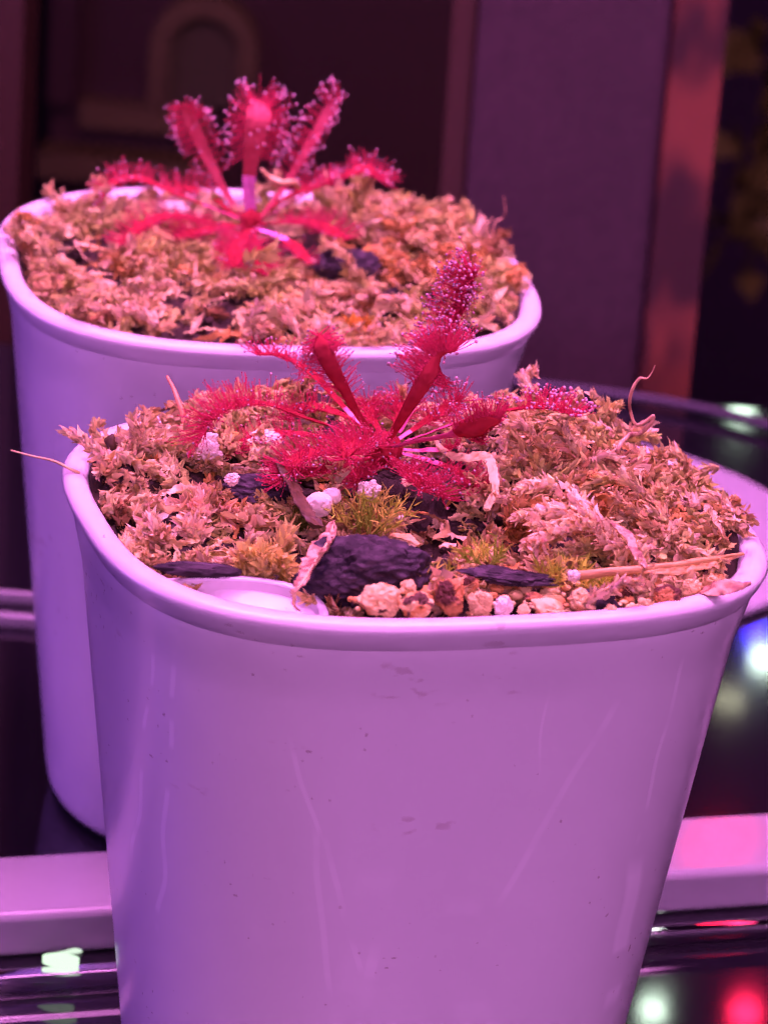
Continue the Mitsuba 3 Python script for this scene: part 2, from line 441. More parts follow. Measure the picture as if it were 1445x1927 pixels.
# leafy plant in the gloom at the right
r3 = np.random.default_rng(3)
pc = [(1425, 370, 40), (1440, 250, 45), (1400, 430, 30), (1445, 120, 40)]
lv = []
for px, py, rr in pc:
    o = at_y(px, py, 1.0)
    for k in range(14):
        d = unit(r3.normal(size=3))
        b_ = o + r3.normal(size=3) * .012
        lv.append(ribbon([b_, b_ + d * .014 + [0, 0, .004], b_ + d * .028], [.001, .016, .001], r3.normal(size=3), .0003, .2, 8, 5))
obj('houseplant__foliage', join(lv), 'plant_olive', True)
po_ = at_y(1425, 370, 1.0)
obj('houseplant__stem', tube([(po_[0] + .03, 1.005, -.8), (po_[0] + .03, 1.002, -.2), (po_[0], 1.0, po_[2] + .07)], [.004, .003, .0015], 8), 'wood_brown', True)
tag('houseplant', 'dim olive green leafy plant in the dark at the right edge', 'plant')

# LED beads of a lamp strip hanging high behind the shelf: their mirror images lie on the glossy shelf, three imitated by glowing discs
ZL = .36
white, red_, blue_ = (26, 34, 27), (60, 1.0, 5), (2.5, .4, 60)
beads = [((1396, 770), 22, white, 'white'), ((1424, 1190), 22, blue_, 'blue'), ((1436, 1240), 25, white, 'white'), ((1372, 1318), 30, (4.5, 4.5, 3), 'white'),
         ((1228, 1902), 24, white, 'white'), ((1402, 1908), 28, red_, 'red'), ((124, 1790), 30, (.8, 1.0, .8), 'white'), ((1240, 1700), 14, (10, 12, 10), 'white'), ((112, 1862), 34, (.9, 1.2, .9), 'white'),
         ((1352, 1592), 44, (60, .3, 1.5), 'red')]
where = ['white lamp bead farthest from the pots in the hanging strip', 'blue lamp bead beside a large white bead', 'large white lamp bead next to the blue bead', 'dim yellowish lamp bead beyond the blue bead',
         'white lamp bead beside the large red bead', 'large red lamp bead nearest the front', 'pale green glowing disc on the shelf at the left, imitating a reflection', 'smallest white glowing disc on the shelf, imitating a reflected bead', 'pale green glowing disc lowest at the left, imitating a reflection', 'second red lamp bead above the white rail']
for k, ((px, py), rp, col, name) in enumerate(beads):
    lev = ZR if k == 9 else SH
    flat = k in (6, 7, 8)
    g = at_z(px, py, lev)
    d = ray(px, py) * [1, 1, -1]
    c = g + d * (ZL - lev) / d[2]
    dist = np.linalg.norm(g - CAM) + np.linalg.norm(c - g)
    r_ = rp * dist / FPX
    if flat:                                          # small glowing discs on the shelf, added in place of mirrored bead reflections
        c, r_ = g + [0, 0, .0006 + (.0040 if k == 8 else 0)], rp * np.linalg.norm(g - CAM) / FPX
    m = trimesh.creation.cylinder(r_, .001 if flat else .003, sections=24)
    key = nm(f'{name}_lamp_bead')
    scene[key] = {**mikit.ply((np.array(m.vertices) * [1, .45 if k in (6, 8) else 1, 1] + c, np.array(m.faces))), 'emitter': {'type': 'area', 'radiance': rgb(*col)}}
    tag(key, where[k], 'lamp bead')

# ------------------------------------------------------------------ pots
TH = np.linspace(0, 2 * np.pi, 241)[:-1] + .003


def radius(n, th=TH):
    c, s = np.cos(th), np.sin(th)
    return 1 / (np.abs(c) ** n + np.abs(s) ** n) ** (1 / n)


def pot_xy(pot, n, a, th=TH):
    r = a * radius(n, th)
    X, Y = r * np.cos(th), r * np.sin(th) * POT_ASP
    c, s = math.cos(pot.yaw), math.sin(pot.yaw)
    return np.stack([X * c - Y * s, X * s + Y * c], -1)


def loft(pot, rings):
    k = len(TH)
    v = np.vstack([pot.w(np.column_stack([pot_xy(pot, n, a), np.full(k, z)])) for n, a, z in rings])
    i, j = np.meshgrid(np.arange(len(rings) - 1), np.arange(k), indexing='ij')
    j2 = (j + 1) % k
    q = np.stack([i * k + j, i * k + j2, (i + 1) * k + j2, (i + 1) * k + j], -1).reshape(-1, 4)
    return v, np.vstack([q[:, [0, 1, 2]], q[:, [0, 2, 3]]])


def wall_a(z):
    k = z / POT_H
    return POT_A * .964 * (POT_SB * (1 - k) + k), POT_NB * (1 - k) + POT_N * k


def build_pot(key, pot, label):
    out, h = [], POT_H
    out.append((POT_NB, .0005, .0025))
    for z, off in ((.0004, .006), (0, .0035), (.0002, .0018), (.0009, .0007), (.0022, .0001)):
        a, n = wall_a(z)
        out.append((n, a - off, z))
    for z in np.concatenate([np.linspace(.004, h - .012, 18), np.linspace(h - .011, h - .0034, 12)]):
        a, n = wall_a(z)
        f_ = np.clip((z - (h - .011)) / .0075, 0, 1)
        a += .00062 * f_ * f_ * (3 - 2 * f_)
        out.append((n, a, z))
    body = out + [(wall_a(h - .0034)[1], wall_a(h - .0034)[0] - .0008, h - .0034)]
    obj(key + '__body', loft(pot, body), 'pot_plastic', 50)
    A, n = POT_A, POT_N
    rim = [(A - .0018, h - .0039), (A - .00130, h - .0036), (A - .0009, h - .0030), (A - .0005, h - .0023), (A - .0002, h - .0016), (A, h - .0011), (A - .0001, h - .0007), (A - .0004, h - .0003), (A - .0009, h - .00005), (A - .0016, h),
           (A - .0024, h - .0001), (A - .0029, h - .0005), (A - .0033, h - .0014), (A - .0036, h - .006), (A - .0046, h - .016), (A - .006, h - .03)]
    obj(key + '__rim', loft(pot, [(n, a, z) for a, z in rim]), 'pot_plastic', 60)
    tag(key, label, 'plant pot')


build_pot('white_plant_pot', FRONT, 'white plastic plant pot in front, with reflection streaks painted on its glossy walls')
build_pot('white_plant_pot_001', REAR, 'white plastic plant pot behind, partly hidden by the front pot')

# inner wall of the watering channel in the front pot's left corner
pc_ = [(322, 1088, -.0034), (350, 1087, -.0022), (400, 1084, -.0016), (480, 1088, -.0015), (545, 1100, -.0017), (590, 1122, -.0022), (608, 1145, -.0028), (604, 1166, -.0032)]
cu = spline([FRONT.at(px, py, dz) for px, py, dz in pc_], 60)
tt = unit(np.gradient(cu, axis=0))
nn = np.cross(tt, [0, 0, 1.0])
rows = [cu + nn * .0006 - [0, 0, .014], cu + nn * .0006 - [0, 0, .0004], cu + nn * .0003, cu - nn * .0004, cu - nn * .0007 - [0, 0, .0004], cu - nn * .0012 - [0, 0, .014]]
v_ = np.vstack(rows)
i, j = np.meshgrid(np.arange(len(rows) - 1), np.arange(59), indexing='ij')
q = np.stack([i * 60 + j, (i + 1) * 60 + j, (i + 1) * 60 + j + 1, i * 60 + j + 1], -1).reshape(-1, 4)
obj('white_plant_pot__watering_channel', (v_, np.vstack([q[:, [0, 1, 2]], q[:, [0, 2, 3]]])), 'pot_plastic', 60)
# channel floor, a sloping white web just under the edge
lo = [(318, 1092), (380, 1124), (450, 1146), (530, 1160), (606, 1168)]
lo = spline([FRONT.at(px, py, -.0042) for px, py in lo], 60)
from shapely import contains_xy
CHANNEL = Polygon(np.vstack([cu[:, :2], lo[::-1, :2]])).buffer(.0004)
web = np.vstack([cu + nn * .0005 - [0, 0, .0012], lo])
j = np.arange(59)
q = np.stack([j, j + 1, j + 61, j + 60], -1)
obj('white_plant_pot__channel_web', (web, np.vstack([q[:, [0, 1, 2]], q[:, [0, 2, 3]]])), 'pot_plastic', 60)

# ------------------------------------------------------------------ growing medium


def soil_mesh(pot, hf, seed):
    rr = np.linspace(0, 1, 60)
    th = np.linspace(0, 2 * np.pi, 161)[:-1]
    edge = pot_xy(pot, POT_N, POT_A - .0032, th)
    P = np.concatenate([rr[:, None, None] * edge[None]], 0)
    z = POT_H + hf(P) + (meshkit.fbm(np.concatenate([P * 700, P[..., :1] * 0], -1), 4, seed) - .5) * .0035
    v = pot.w(np.concatenate([P, z[..., None]], -1)).reshape(-1, 3)
    i, j = np.meshgrid(np.arange(59), np.arange(160), indexing='ij')
    j2 = (j + 1) % 160
    q = np.stack([i * 160 + j, (i + 1) * 160 + j, (i + 1) * 160 + j2, i * 160 + j2], -1).reshape(-1, 4)
    return v, np.vstack([q[:, [0, 1, 2]], q[:, [0, 2, 3]]])


def bumps(P, base, lst):
    z = np.full(P.shape[:-1], base)
    for x, y, s, h in lst:
        z = z + h * np.exp(-((P[..., 0] - x) ** 2 + (P[..., 1] - y) ** 2) / (2 * s * s))
    return z


F_B = [(.021, .019, .009, .0056), (.029, .002, .010, .0050), (-.029, .008, .010, .0042), (-.018, .026, .009, .003), (.006, .030, .010, .0036), (-.012, .031, .008, .0034), (.034, -.004, .005, .002), (.030, -.013, .006, .003), (-.034, .004, .006, .002), (-.0185, -.0285, .006, -.0045), (.014, .002, .006, .002), (-.020, -.006, .007, .0012)]
R_B = [(-.005, -.020, .012, .003), (.020, .014, .012, .0062), (.030, -.004, .009, .003), (-.030, .004, .009, .0025), (-.024, -.006, .010, .002), (.012, -.014, .009, .002), (-.02, .018, .009, .001)]
F_H = lambda P: bumps(P, -.0042, F_B)
R_H = lambda P: bumps(P, -.0034, R_B)
def with_crumbs(pot, hf, seed, n):
    base, r = soil_mesh(pot, hf, seed), np.random.default_rng(seed + 70)
    out = [base]
    for k in range(n):
        th, q = r.random() * 2 * np.pi, math.sqrt(r.random()) * .93
        e = pot_xy(pot, POT_N, POT_A - .0045, np.array([th]))[0] * q
        s = r.uniform(.0003, .0011)
        out.append(rock(pot.w(np.array([*e, POT_H + float(hf(e)) + s * .2])), (s * 1.2, s, s * .8), 2, .5, 1.8, 500 + k, yaw=r.random() * 6, fine=.2))
    return join(out)


obj('potting_soil', with_crumbs(FRONT, F_H, 1, 420), 'soil_bsdf', True, label='dark wet potting soil showing between the moss in the front pot', cat='soil', kind='stuff')
obj('potting_soil_001', with_crumbs(REAR, R_H, 2, 300), 'soil_bsdf', True, label='dark potting soil showing between the moss in the rear pot', cat='soil', kind='stuff')

# ---- dead sphagnum: strands of overlapping pointed scale leaves
SU, SV = np.meshgrid([-1, 0, 1], [0, .35, .75], indexing='xy')
SC_U, SC_V = np.append(SU.ravel(), 0.0), np.append(SV.ravel(), 1.0)
SC_F = np.array([(0, 1, 4), (0, 4, 3), (1, 2, 5), (1, 5, 4), (3, 4, 7), (3, 7, 6), (4, 5, 8), (4, 8, 7), (6, 7, 9), (7, 8, 9)])


def scales(pos, dirs, nrm, L, Wd, col, r):
    """one scale leaf per row"""
    n = len(pos)
    s = np.cross(dirs, nrm)
    prof = np.interp(SC_V, [0, .35, .75, 1], [.55, 1, .62, 0])
    u = SC_U[None] * prof[None] * (1 + .45 * (r.random((n, 10)) - .5))
    cup = r.uniform(.15, .75, (n, 1))
    curl = r.normal(.0, .45, (n, 1))
    V = SC_V[None] * np.ones((n, 1))
    out = pos[:, None] + dirs[:, None] * (V * L[:, None])[..., None] + s[:, None] * (u * Wd[:, None] / 2)[..., None] \
        + nrm[:, None] * ((-cup * u ** 2 * Wd[:, None] * .5) + curl * V ** 2 * L[:, None] * .6)[..., None]
    out = out + r.normal(size=out.shape) * (L[:, None, None] * .035)
    c = np.clip(col[:, None] * (.82 + .36 * V[..., None]) * r.uniform(.85, 1.15, (n, 10, 1)), 0, .95)
    f = (np.arange(n) * 10)[:, None, None] + SC_F[None]
    return out.reshape(-1, 3), f.reshape(-1, 3), c.reshape(-1, 3)


PALE, TAN, ORG, OLV, PNK, DRK = (.67, .56, .25), (.57, .42, .17), (.52, .31, .09), (.52, .47, .15), (.72, .57, .31), (.31, .18, .07)


def strand_on(c, rad, n, color, r, L=.0014, Wd=.0008, flare=(.05, .60)):
    """scale leaves packed round a curved stem c"""
    m = len(c)
    t, a, b = frames(c, unit(r.normal(size=3)))
    f = np.sort(r.random(n)) * (m - 1)
    i = f.astype(int)
    ph = r.random(n) * 2 * np.pi
    rad_d = np.cos(ph)[:, None] * a[i] + np.sin(ph)[:, None] * b[i]
    op = (flare[0] + (flare[1] - flare[0]) * r.random(n) ** 1.6)[:, None]
    dirs = unit(t[i] * np.cos(op) + rad_d * np.sin(op) + r.normal(size=(n, 3)) * .24)
    nrm = unit(np.cross(np.cross(dirs, rad_d), dirs) + 1e-6)
    taper = np.clip(1.15 - np.abs(f / (m - 1) - .45) * 1.1, .35, 1)
    pos = c[i] + (c[np.minimum(i + 1, m - 1)] - c[i]) * (f - i)[:, None] + rad_d * (rad * taper * r.uniform(.3, 1.0, n))[:, None]
    Ls, Ws = L * r.uniform(.5, 1.4, n), Wd * r.uniform(.6, 1.5, n)
    col = np.array(color)[None] * r.uniform(.62, 1.22, (n, 1)) * (1 + r.normal(size=(n, 3)) * [.03, .07, .12])
    return scales(pos, dirs, nrm, Ls, Ws, col, r)


def strand(start, d0, length, rad, n, color, r, L=.0014, Wd=.0008, wander=.8, flare=(.05, .60)):
    k = 8
    pts, d = [np.asarray(start, float)], unit(d0)
    for _ in range(k - 1):
        d = unit(d + r.normal(size=3) * wander * np.array([1, 1, .45]) * .5 - [0, 0, .06])
        pts.append(pts[-1] + d * length / (k - 1))
    return strand_on(spline(pts, 30), rad, n, color, r, L, Wd, flare)


def gather(lst, pot=None):
    vs, fs, cs, k = [], [], [], 0
    for v, f, c in lst:
        if pot is not None:                          # nothing may poke through the pot's wall
            g = v.reshape(-1, 10, 3)
            l = pot.local(g)
            cs_, sn_ = math.cos(pot.yaw), math.sin(pot.yaw)
            X, Y = l[..., 0] * cs_ + l[..., 1] * sn_, (l[..., 1] * cs_ - l[..., 0] * sn_) / POT_ASP
            rad_ = (np.abs(X) ** POT_N + np.abs(Y) ** POT_N) ** (1 / POT_N)
            zz = g[..., 2] - pot.tx * l[..., 0] - pot.ty * l[..., 1] - POT_H
            ok = ~(((rad_ > POT_A - .0034) & (zz < .0006)) | ((rad_ > POT_A - .0008) & (zz < .0035)) | (rad_ > POT_A + .0015)).any(1)
            if pot is FRONT:
                ok &= ~contains_xy(CHANNEL, g[..., 0].ravel(), g[..., 1].ravel()).reshape(len(g), 10).any(1)
            v, c = g[ok].reshape(-1, 3), c.reshape(-1, 10, 3)[ok].reshape(-1, 3)
            f = f[:ok.sum() * 10]
        vs.append(v)
        fs.append(f + k)
        cs.append(c)
        k += len(v)
    return (np.vstack(vs), np.vstack(fs)), np.vstack(cs)


def moss(pot, hf, n, keep, r, lift=.0012, size=1.0):
    out = []
    while len(out) < n:
        th, q = r.random() * 2 * np.pi, math.sqrt(r.random()) * 1.0
        e = pot_xy(pot, POT_N, POT_A - .0042, np.array([th]))[0] * q
        dens, shade = keep(e)
        if r.random() > dens:
            continue
        lump = float(meshkit.fbm(np.array([e[0] * 190, e[1] * 190, 5.0]), 2, 3))
        if lump < .45 and r.random() < .88:
            continue
        z = POT_H + hf(e) + lift * r.uniform(-.9, 1.3) + (lump - .5) * .0075
        p = pot.w(np.array([*e, z]))
        hd = r.random() * 2 * np.pi
        tilt = r.normal(.02, .16)
        d = np.array([math.cos(hd) * math.cos(tilt), math.sin(hd) * math.cos(tilt), math.sin(tilt)])
        ln = r.uniform(.004, .011) * size
        if q > .8:                                   # near the wall strands lie along it or point inwards
            inw = -unit(np.array([*e, 0]))
            d = unit(d - inw * min(0, d @ inw) * 1.1 + inw * .15)
        hue = float(meshkit.noise(np.array([e[0] * 130, e[1] * 130, 9.0]), 5)) + r.normal() * .13
        base = np.array([ORG, TAN, OLV, PALE, PNK, PALE, TAN, DRK])[int(np.clip(hue * 8, 0, 7))]
        base = base * shade
        if r.random() < .10:                          # loose broad flakes
            out.append(strand(p - d * ln / 3, d, ln * .8, .0006, 20, base, r, L=.0026, Wd=.0011, flare=(.15, .9)))
        else:
            out.append(strand(p - d * ln / 2, d, ln, r.uniform(.0005, .0011), int(ln * 17000), base, r, L=.00118, Wd=.00058, wander=1.0))
    return gather(out, pot)


def shreds(pot, hf, n, keep, r):
    """torn stringy strips of old moss lying matted over the strands"""
    vs, fs, cs, k = [], [], [], 0
    while n:
        th, q = r.random() * 2 * np.pi, math.sqrt(r.random())
        e = pot_xy(pot, POT_N, POT_A - .0050, np.array([th]))[0] * q
        if r.random() > keep(e)[0]:
            continue
        hd, ln = r.random() * 2 * np.pi, r.uniform(.0035, .0085)
        pts, d = [np.array([*(e - .5 * ln * np.array([math.cos(hd), math.sin(hd)])), 0])], np.array([math.cos(hd), math.sin(hd), 0])
        for _ in range(4):
            d = unit(d + r.normal(size=3) * .42)
            pts.append(pts[-1] + d * ln / 4)
        pts = np.array(pts)
        rel = pts[:, 2] * .35
        pts[:, 2] = POT_H + hf(pts[:, :2]) + rel + r.uniform(.0002, .0022)
        v, f = ribbon(pot.w(pts), [r.uniform(.0002, .0005), r.uniform(.0006, .0014), r.uniform(.0006, .0015), r.uniform(.0001, .0004)], unit(np.array([0, 0, 1]) + r.normal(size=3) * .5), thick=.00008, fold=r.uniform(-.7, .7), n=22, m=5,
                      jag=.55, jfreq=1500., bump=.0004, seed=int(r.integers(1e6)), twist=r.normal() * 1.1)
        l = pot.local(v)
        c0, s0 = math.cos(pot.yaw), math.sin(pot.yaw)
        X, Y = l[:, 0] * c0 + l[:, 1] * s0, (l[:, 1] * c0 - l[:, 0] * s0) / POT_ASP
        if ((np.abs(X) ** POT_N + np.abs(Y) ** POT_N) ** (1 / POT_N)).max() > POT_A - .0030 or (pot is FRONT and contains_xy(CHANNEL, v[:, 0], v[:, 1]).any()):
            continue
        n -= 1
        base = np.array([PALE, PNK, PALE, TAN, PNK, ORG, OLV][r.integers(7)]) * r.uniform(.85, 1.3)
        vs.append(v)
        fs.append(f + k)
        cs.append(np.clip(base[None] * (.65 + .7 * meshkit.noise(v * 1800, 4))[:, None], 0, .9))
        k += len(v)
    return (np.vstack(vs), np.vstack(fs)), np.vstack(cs)


def near(e, lst):
    return max([math.exp(-(((e[0] - x) / sx) ** 2 + ((e[1] - y) / sy) ** 2) ** 2) for x, y, sx, sy in lst] + [0])


def loc(pot, px, py, dz=0):
    return pot.local(pot.at(px, py, dz))


fh = [(*loc(FRONT, px, py), sx, sy) for px, py, sx, sy in ((690, 1020, .0145, .0095), (880, 1130, .024, .0080), (1000, 1100, .012, .006), (760, 900, .011, .011), (640, 900, .006, .006), (1220, 1120, .012, .004), (430, 990, .0025, .002), (900, 900, .003, .004),
                                                        (470, 1125, .012, .006), (470, 905, .005, .004))]
rh = [(*loc(REAR, px, py), sx, sy) for px, py, sx, sy in ((650, 500, .006, .006), (478, 450, .013, .010), (300, 455, .006, .003), (750, 555, .004, .004), (560, 540, .003, .003), (420, 590, .006, .0018), (380, 480, .004, .0035))]
mm, mc = moss(FRONT, F_H, 760, lambda e: (1 - near(e, fh), 1.0), np.random.default_rng(24))
sm, sc_ = shreds(FRONT, F_H, 260, lambda e: (1 - near(e, fh), 1.0), np.random.default_rng(121))
mm, mc = join([mm, sm]), np.vstack([mc, sc_])
obj('sphagnum_moss', mm, 'moss_bsdf', True, mc, 'dry pinkish tan sphagnum moss covering the front pot', 'moss', kind='stuff')
mm, mc = moss(REAR, R_H, 760, lambda e: (1 - near(e, rh), 1.0), np.random.default_rng(22))
sm, sc_ = shreds(REAR, R_H, 260, lambda e: (1 - near(e, rh), 1.0), np.random.default_rng(122))
mm, mc = join([mm, sm]), np.vstack([mc, sc_])
obj('sphagnum_moss_001', mm, 'moss_bsdf', True, mc, 'dry pinkish tan sphagnum moss covering the rear pot', 'moss', kind='stuff')


def moss_tuft(pot, px, py, w, h, n, color, label, seed, dz=0.0, up=.6, L=.0016, Wd=.00065):
    r = np.random.default_rng(seed)
    o = pot.at(px, py, dz)
    st = []
    for k in range(n):
        s = o + np.array([r.normal() * w * .35, r.normal() * w * .25, -.001])
        d = unit(np.array([r.normal() * .6, r.normal() * .5 - .1, up + r.random() * .4]))
        st.append(strand(s, d, h * r.uniform(.6, 1.1), .0008, 85, color, r, L=L, Wd=Wd, flare=(.15, 1.0)))
    m, c = gather(st, pot)
    obj(nm('moss_tuft'), m, 'moss_bsdf', True, c, label, 'moss tuft')


moss_tuft(FRONT, 512, 1060, .0048, .0055, 9, (.76, .66, .20), 'yellow feathery moss tuft above the white watering channel', 31, -.001)
moss_tuft(FRONT, 300, 1000, .006, .004, 8, (.78, .64, .38), 'pale jagged moss tuft at the left front inside the front pot', 32, -.002)
moss_tuft(FRONT, 400, 960, .005, .004, 7, (.80, .56, .32), 'peach coloured moss tuft left of the dark hole in the front pot', 33, -.001)
moss_tuft(FRONT, 1165, 872, .007, .0036, 12, (.66, .46, .25), 'tallest brownish moss tuft at the back right of the front pot', 34, .001)
moss_tuft(FRONT, 1050, 830, .005, .005, 8, (.76, .60, .36), 'pale moss tuft below the far right sundew leaf', 35, .000, up=.2)
moss_tuft(FRONT, 1365, 1020, .005, .004, 9, (.62, .48, .20), 'tan moss tuft spilling over the right corner of the front pot', 44, -.002, up=.15)
moss_tuft(FRONT, 1260, 930, .005, .004, 8, (.60, .46, .20), 'tan moss tuft along the right back rim of the front pot', 45, -.001, up=.2)
moss_tuft(REAR, 525, 545, .004, .0055, 7, (.74, .62, .26), 'bright pale moss tuft in front of the rear sundew', 36, -.002)
moss_tuft(REAR, 345, 520, .005, .0055, 8, (.76, .60, .30), 'spiky pale moss tuft left of the rear sundew', 37, -.002)
moss_tuft(REAR, 670, 625, .003, .0035, 5, (.66, .36, .06), 'orange moss tuft at the front edge of the rear pot', 38, -.001)
moss_tuft(REAR, 690, 410, .006, .006, 9, (.76, .58, .26), 'pale moss tuft behind the rear sundew at right', 39, .0)

# pale branched moss frond and curled strand
jag = dict(thick=.00022, jag=.35, n=46, m=7, jfreq=1500., bump=.0004)
fr = []
for k, (pts, w) in enumerate(((((1225, 1062, 0), (1175, 1035, .0015), (1125, 990, .004), (1085, 940, .0055), (1035, 912, .006), (985, 916, .006)), (.0008, .0016, .0024, .0026, .0020, .0008)),
                              (((1130, 985, .004), (1085, 968, .005), (1035, 962, .005), (975, 972, .0048)), (.0012, .0022, .0020, .0004)),
                              (((1125, 985, .004), (1075, 985, .0045), (1030, 1005, .004), (990, 1028, .0035)), (.0014, .0024, .0018, .0004)),
                              (((1040, 1000, .004), (1015, 990, .0048), (1008, 975, .0052)), (.001, .0013, .0004)))):
    c_ = spline([FRONT.at(*p) for p in pts], 40)
    fr.append(strand_on(c_, max(w) * .42, int(60000 * np.linalg.norm(np.diff(c_, axis=0), axis=1).sum() * .36), (.90, .72, .40), np.random.default_rng(60 + k), L=.0011, Wd=.0007, flare=(.05, .55)))
frm, frc = gather(fr)
obj('moss_frond', frm, 'moss_bsdf', True, frc, label='pale antler shaped moss frond with jagged edges at the right', cat='moss frond')
P = [FRONT.at(*p) for p in ((817, 822, .005), (828, 842, .0045), (850, 857, .004), (880, 862, .004), (905, 858, .004), (920, 868, .0035), (928, 895, .003), (930, 925, .002), (914, 962, .001))]
obj('curled_strand', ribbon(P, [.0003, .0007, .0010, .0011, .0012, .0013, .0011, .0010, .0008], (0, -.8, .6), fold=.3, seed=70, **{**jag, 'jag': .18}), 'pale_strand', 40, label='pale hooked dry strand curling under the right red leaf', cat='dry strand')
P = [REAR.at(*p) for p in ((492, 318, .012), (508, 333, .0105), (530, 343, .010), (552, 342, .009), (562, 352, .006))]
obj('curled_strand_001', tube(P, [.0003, .0005, .0005, .0004], 7), 'pale_strand', True, label='pale thin strand curling beside the upright leaf of the rear sundew', cat='dry strand')

# ------------------------------------------------------------------ loose pieces in the front pot
obj(nm('bark_chunk'), rock(FRONT.at(690, 1085, -.0010), (.0076, .0052, .0042), 5, .34, 1.5, 4, yaw=.15, fine=.11), 'bark_dark', True, label='large purplish black bark chunk at the front of the front pot', cat='bark chunk')
obj(nm('bark_chunk'), rock(FRONT.at(955, 1085, .0002), (.0050, .0017, .0007), 4, .4, 2.2, 5, yaw=-.10, fine=.16), 'bark_dark', True, label='flat dark bark flake behind the pumice grains in the front pot', cat='bark chunk')
obj(nm('bark_chunk'), rock(FRONT.at(490, 925, .0004), (.0044, .003, .0020), 4, .25, 1.6, 6, fine=.12), 'bark_dark', True, label='dark bark chunk left of the leaning wood chip', cat='bark chunk')
obj(nm('bark_chunk'), rock(FRONT.at(375, 1073, -.0012), (.0046, .0012, .0009), 3, .3, 2.0, 8, yaw=.05, fine=.1), 'bark_dark', True, label='thin black bark sliver lying along the white watering channel', cat='bark chunk')
obj(nm('bark_chunk'), rock(FRONT.at(1120, 1135, -.001), (.0026, .002, .0016), 3, .3, 1.8, 9, fine=.12), 'bark_dark', True, label='small black bark bit among the pumice right of centre', cat='bark chunk')
obj(nm('bark_chunk'), rock(REAR.at(652, 500, .0030), (.0048, .0032, .0026), 4, .25, 1.5, 7, yaw=.2, fine=.12), 'bark_dark', True, label='dark bark lump right of the rear sundew', cat='bark chunk')
obj(nm('bark_chunk'), rock(REAR.at(755, 560, 0), (.0022, .002, .0016), 3, .25, 1.5, 12, fine=.12), 'bark_dark', True, label='small dark bark bit at the right in the rear pot', cat='bark chunk')

GR = 'pumice grains along the front rim of the front pot'
grains = [(716, 1124, 36, 30, 'pumice_orange', 'largest orange and white pumice grain beside the black bark chunk'),
          (783, 1132, 32, 24, 'pumice_orange', 'broad mottled pumice grain second along the front rim'),
          (768, 1100, 17, 14, 'pumice_pale', 'small pale pumice grain resting behind the first two on the rim'),
          (846, 1118, 30, 32, 'pumice_rust', 'dark stained rust coloured pumice grain by the front rim'),
          (885, 1094, 14, 14, 'pumice_rust', 'small round rusty pumice grain above the pale round grain'),
          (905, 1130, 23, 24, 'pumice_pale', 'round peach pumice grain at the middle of the front rim'),
          (947, 1136, 19, 19, 'perlite_white', 'pinkish white pumice grain right of the round peach grain'),
          (985, 1143, 14, 10, 'pumice_pale', 'low dull pumice grain in the gap along the front rim'),
          (1030, 1138, 34, 13, 'pumice_orange', 'long flat pumice grain on the front rim'),
          (1005, 1120, 15, 10, 'pumice_rust', 'small brown pumice grain just behind the long flat grain'),
          (1093, 1124, 22, 20, 'pumice_orange', 'angular tan pumice grain below the left end of the straw'),
          (1172, 1098, 26, 24, 'pumice_rust', 'dark red brown pumice grain under the straw'),
          (1215, 1132, 17, 11, 'pumice_pale', 'small pale pumice grain touching the rim at right'),
          (1256, 1118, 28, 22, 'pumice_rust', 'bright rusty orange pumice grain on the right of the rim'),
          (1298, 1102, 22, 19, 'pumice_pale', 'pale tan pumice grain right of the rusty orange grain'),
          (1232, 1098, 20, 14, 'pumice_orange', 'mottled pumice grain under the middle of the straw'),
          (1150, 1142, 14, 9, 'pumice_pale', 'tiny tan pumice grain on the rim below the straw'),
          (1345, 1092, 26, 18, 'pumice_orange', 'tan pumice grain at the right corner of the front pot')]
for k, (px, py, rx, rz, m, lb) in enumerate(grains):
    d = .0000632
    o = FRONT.at(px, py + 6, -.0002)
    obj(nm('pumice_grain'), rock(o, (rx * d * .92, rx * d * .8, rz * d * .95), 4, .48, 1.5, 80 + k, pits=.35, yaw=k * .7, fine=.13), m, True, label=lb, cat='pumice grain')
r5 = np.random.default_rng(55)
small = []
for k in range(150):
    px, py = r5.uniform(640, 1340), r5.uniform(1085, 1146)
    s = r5.uniform(.0003, .0009)
    small.append(rock(FRONT.at(px, py, -.0012 - s * .4), (s, s, s * .8), 2, .35, 1.6, 300 + k))
obj('fine_grit', join(small), 'pumice_orange', True, label='fine orange grit between the pumice grains of the front pot', cat='grit', kind='stuff')
perl = [(600, 950, 26, 24, 'round'), (624, 934, 18, 16, 'x'), (695, 922, 19, 18, 'rough'), (390, 850, 26, 20, ''), (394, 826, 17, 13, ''), (500, 824, 30, 14, ''), (437, 902, 13, 12, ''), (597, 862, 7, 6, ''), (755, 975, 6, 6, ''), (655, 1022, 15, 13, '')]
plab = ['round pale pink perlite grain right of the leaning wood chip', 'smaller perlite grain leaning on the round one', 'rough white perlite grain held in the green moss tuft', 'lower lavender perlite grain under the left drooping leaf', 'bright small perlite grain on top of the lavender one',
        'wide perlite grain under the arching left leaf', 'tiny perlite grain on moss at left', 'very small white perlite grain below the front leaf', 'speck of perlite on dark soil right of the green tuft', 'dull perlite grain behind the bark chunk']
pz = [.0016, .0022, .0030, .0030, .0040, .0030, .0028, .0030, .0005, .0005]
for k, (px, py, rx, rz, _) in enumerate(perl):
    d = .000062
    obj(nm('perlite_grain'), rock(FRONT.at(px, py, pz[k]), (rx * d, rx * d * .9, rz * d), 4, .16 if k < 2 else .5, 1.6, 130 + k, pits=0 if k < 2 else .35, fine=.05 if k < 2 else .2), 'perlite_white', True, label=plab[k], cat='perlite grain')
obj(nm('perlite_grain'), rock(REAR.at(325, 392, .003), (.0026, .0022, .0016), 3, .3, 2, 150), 'perlite_white', True, label='pale perlite grain under the left leaves of the rear sundew', cat='perlite grain')
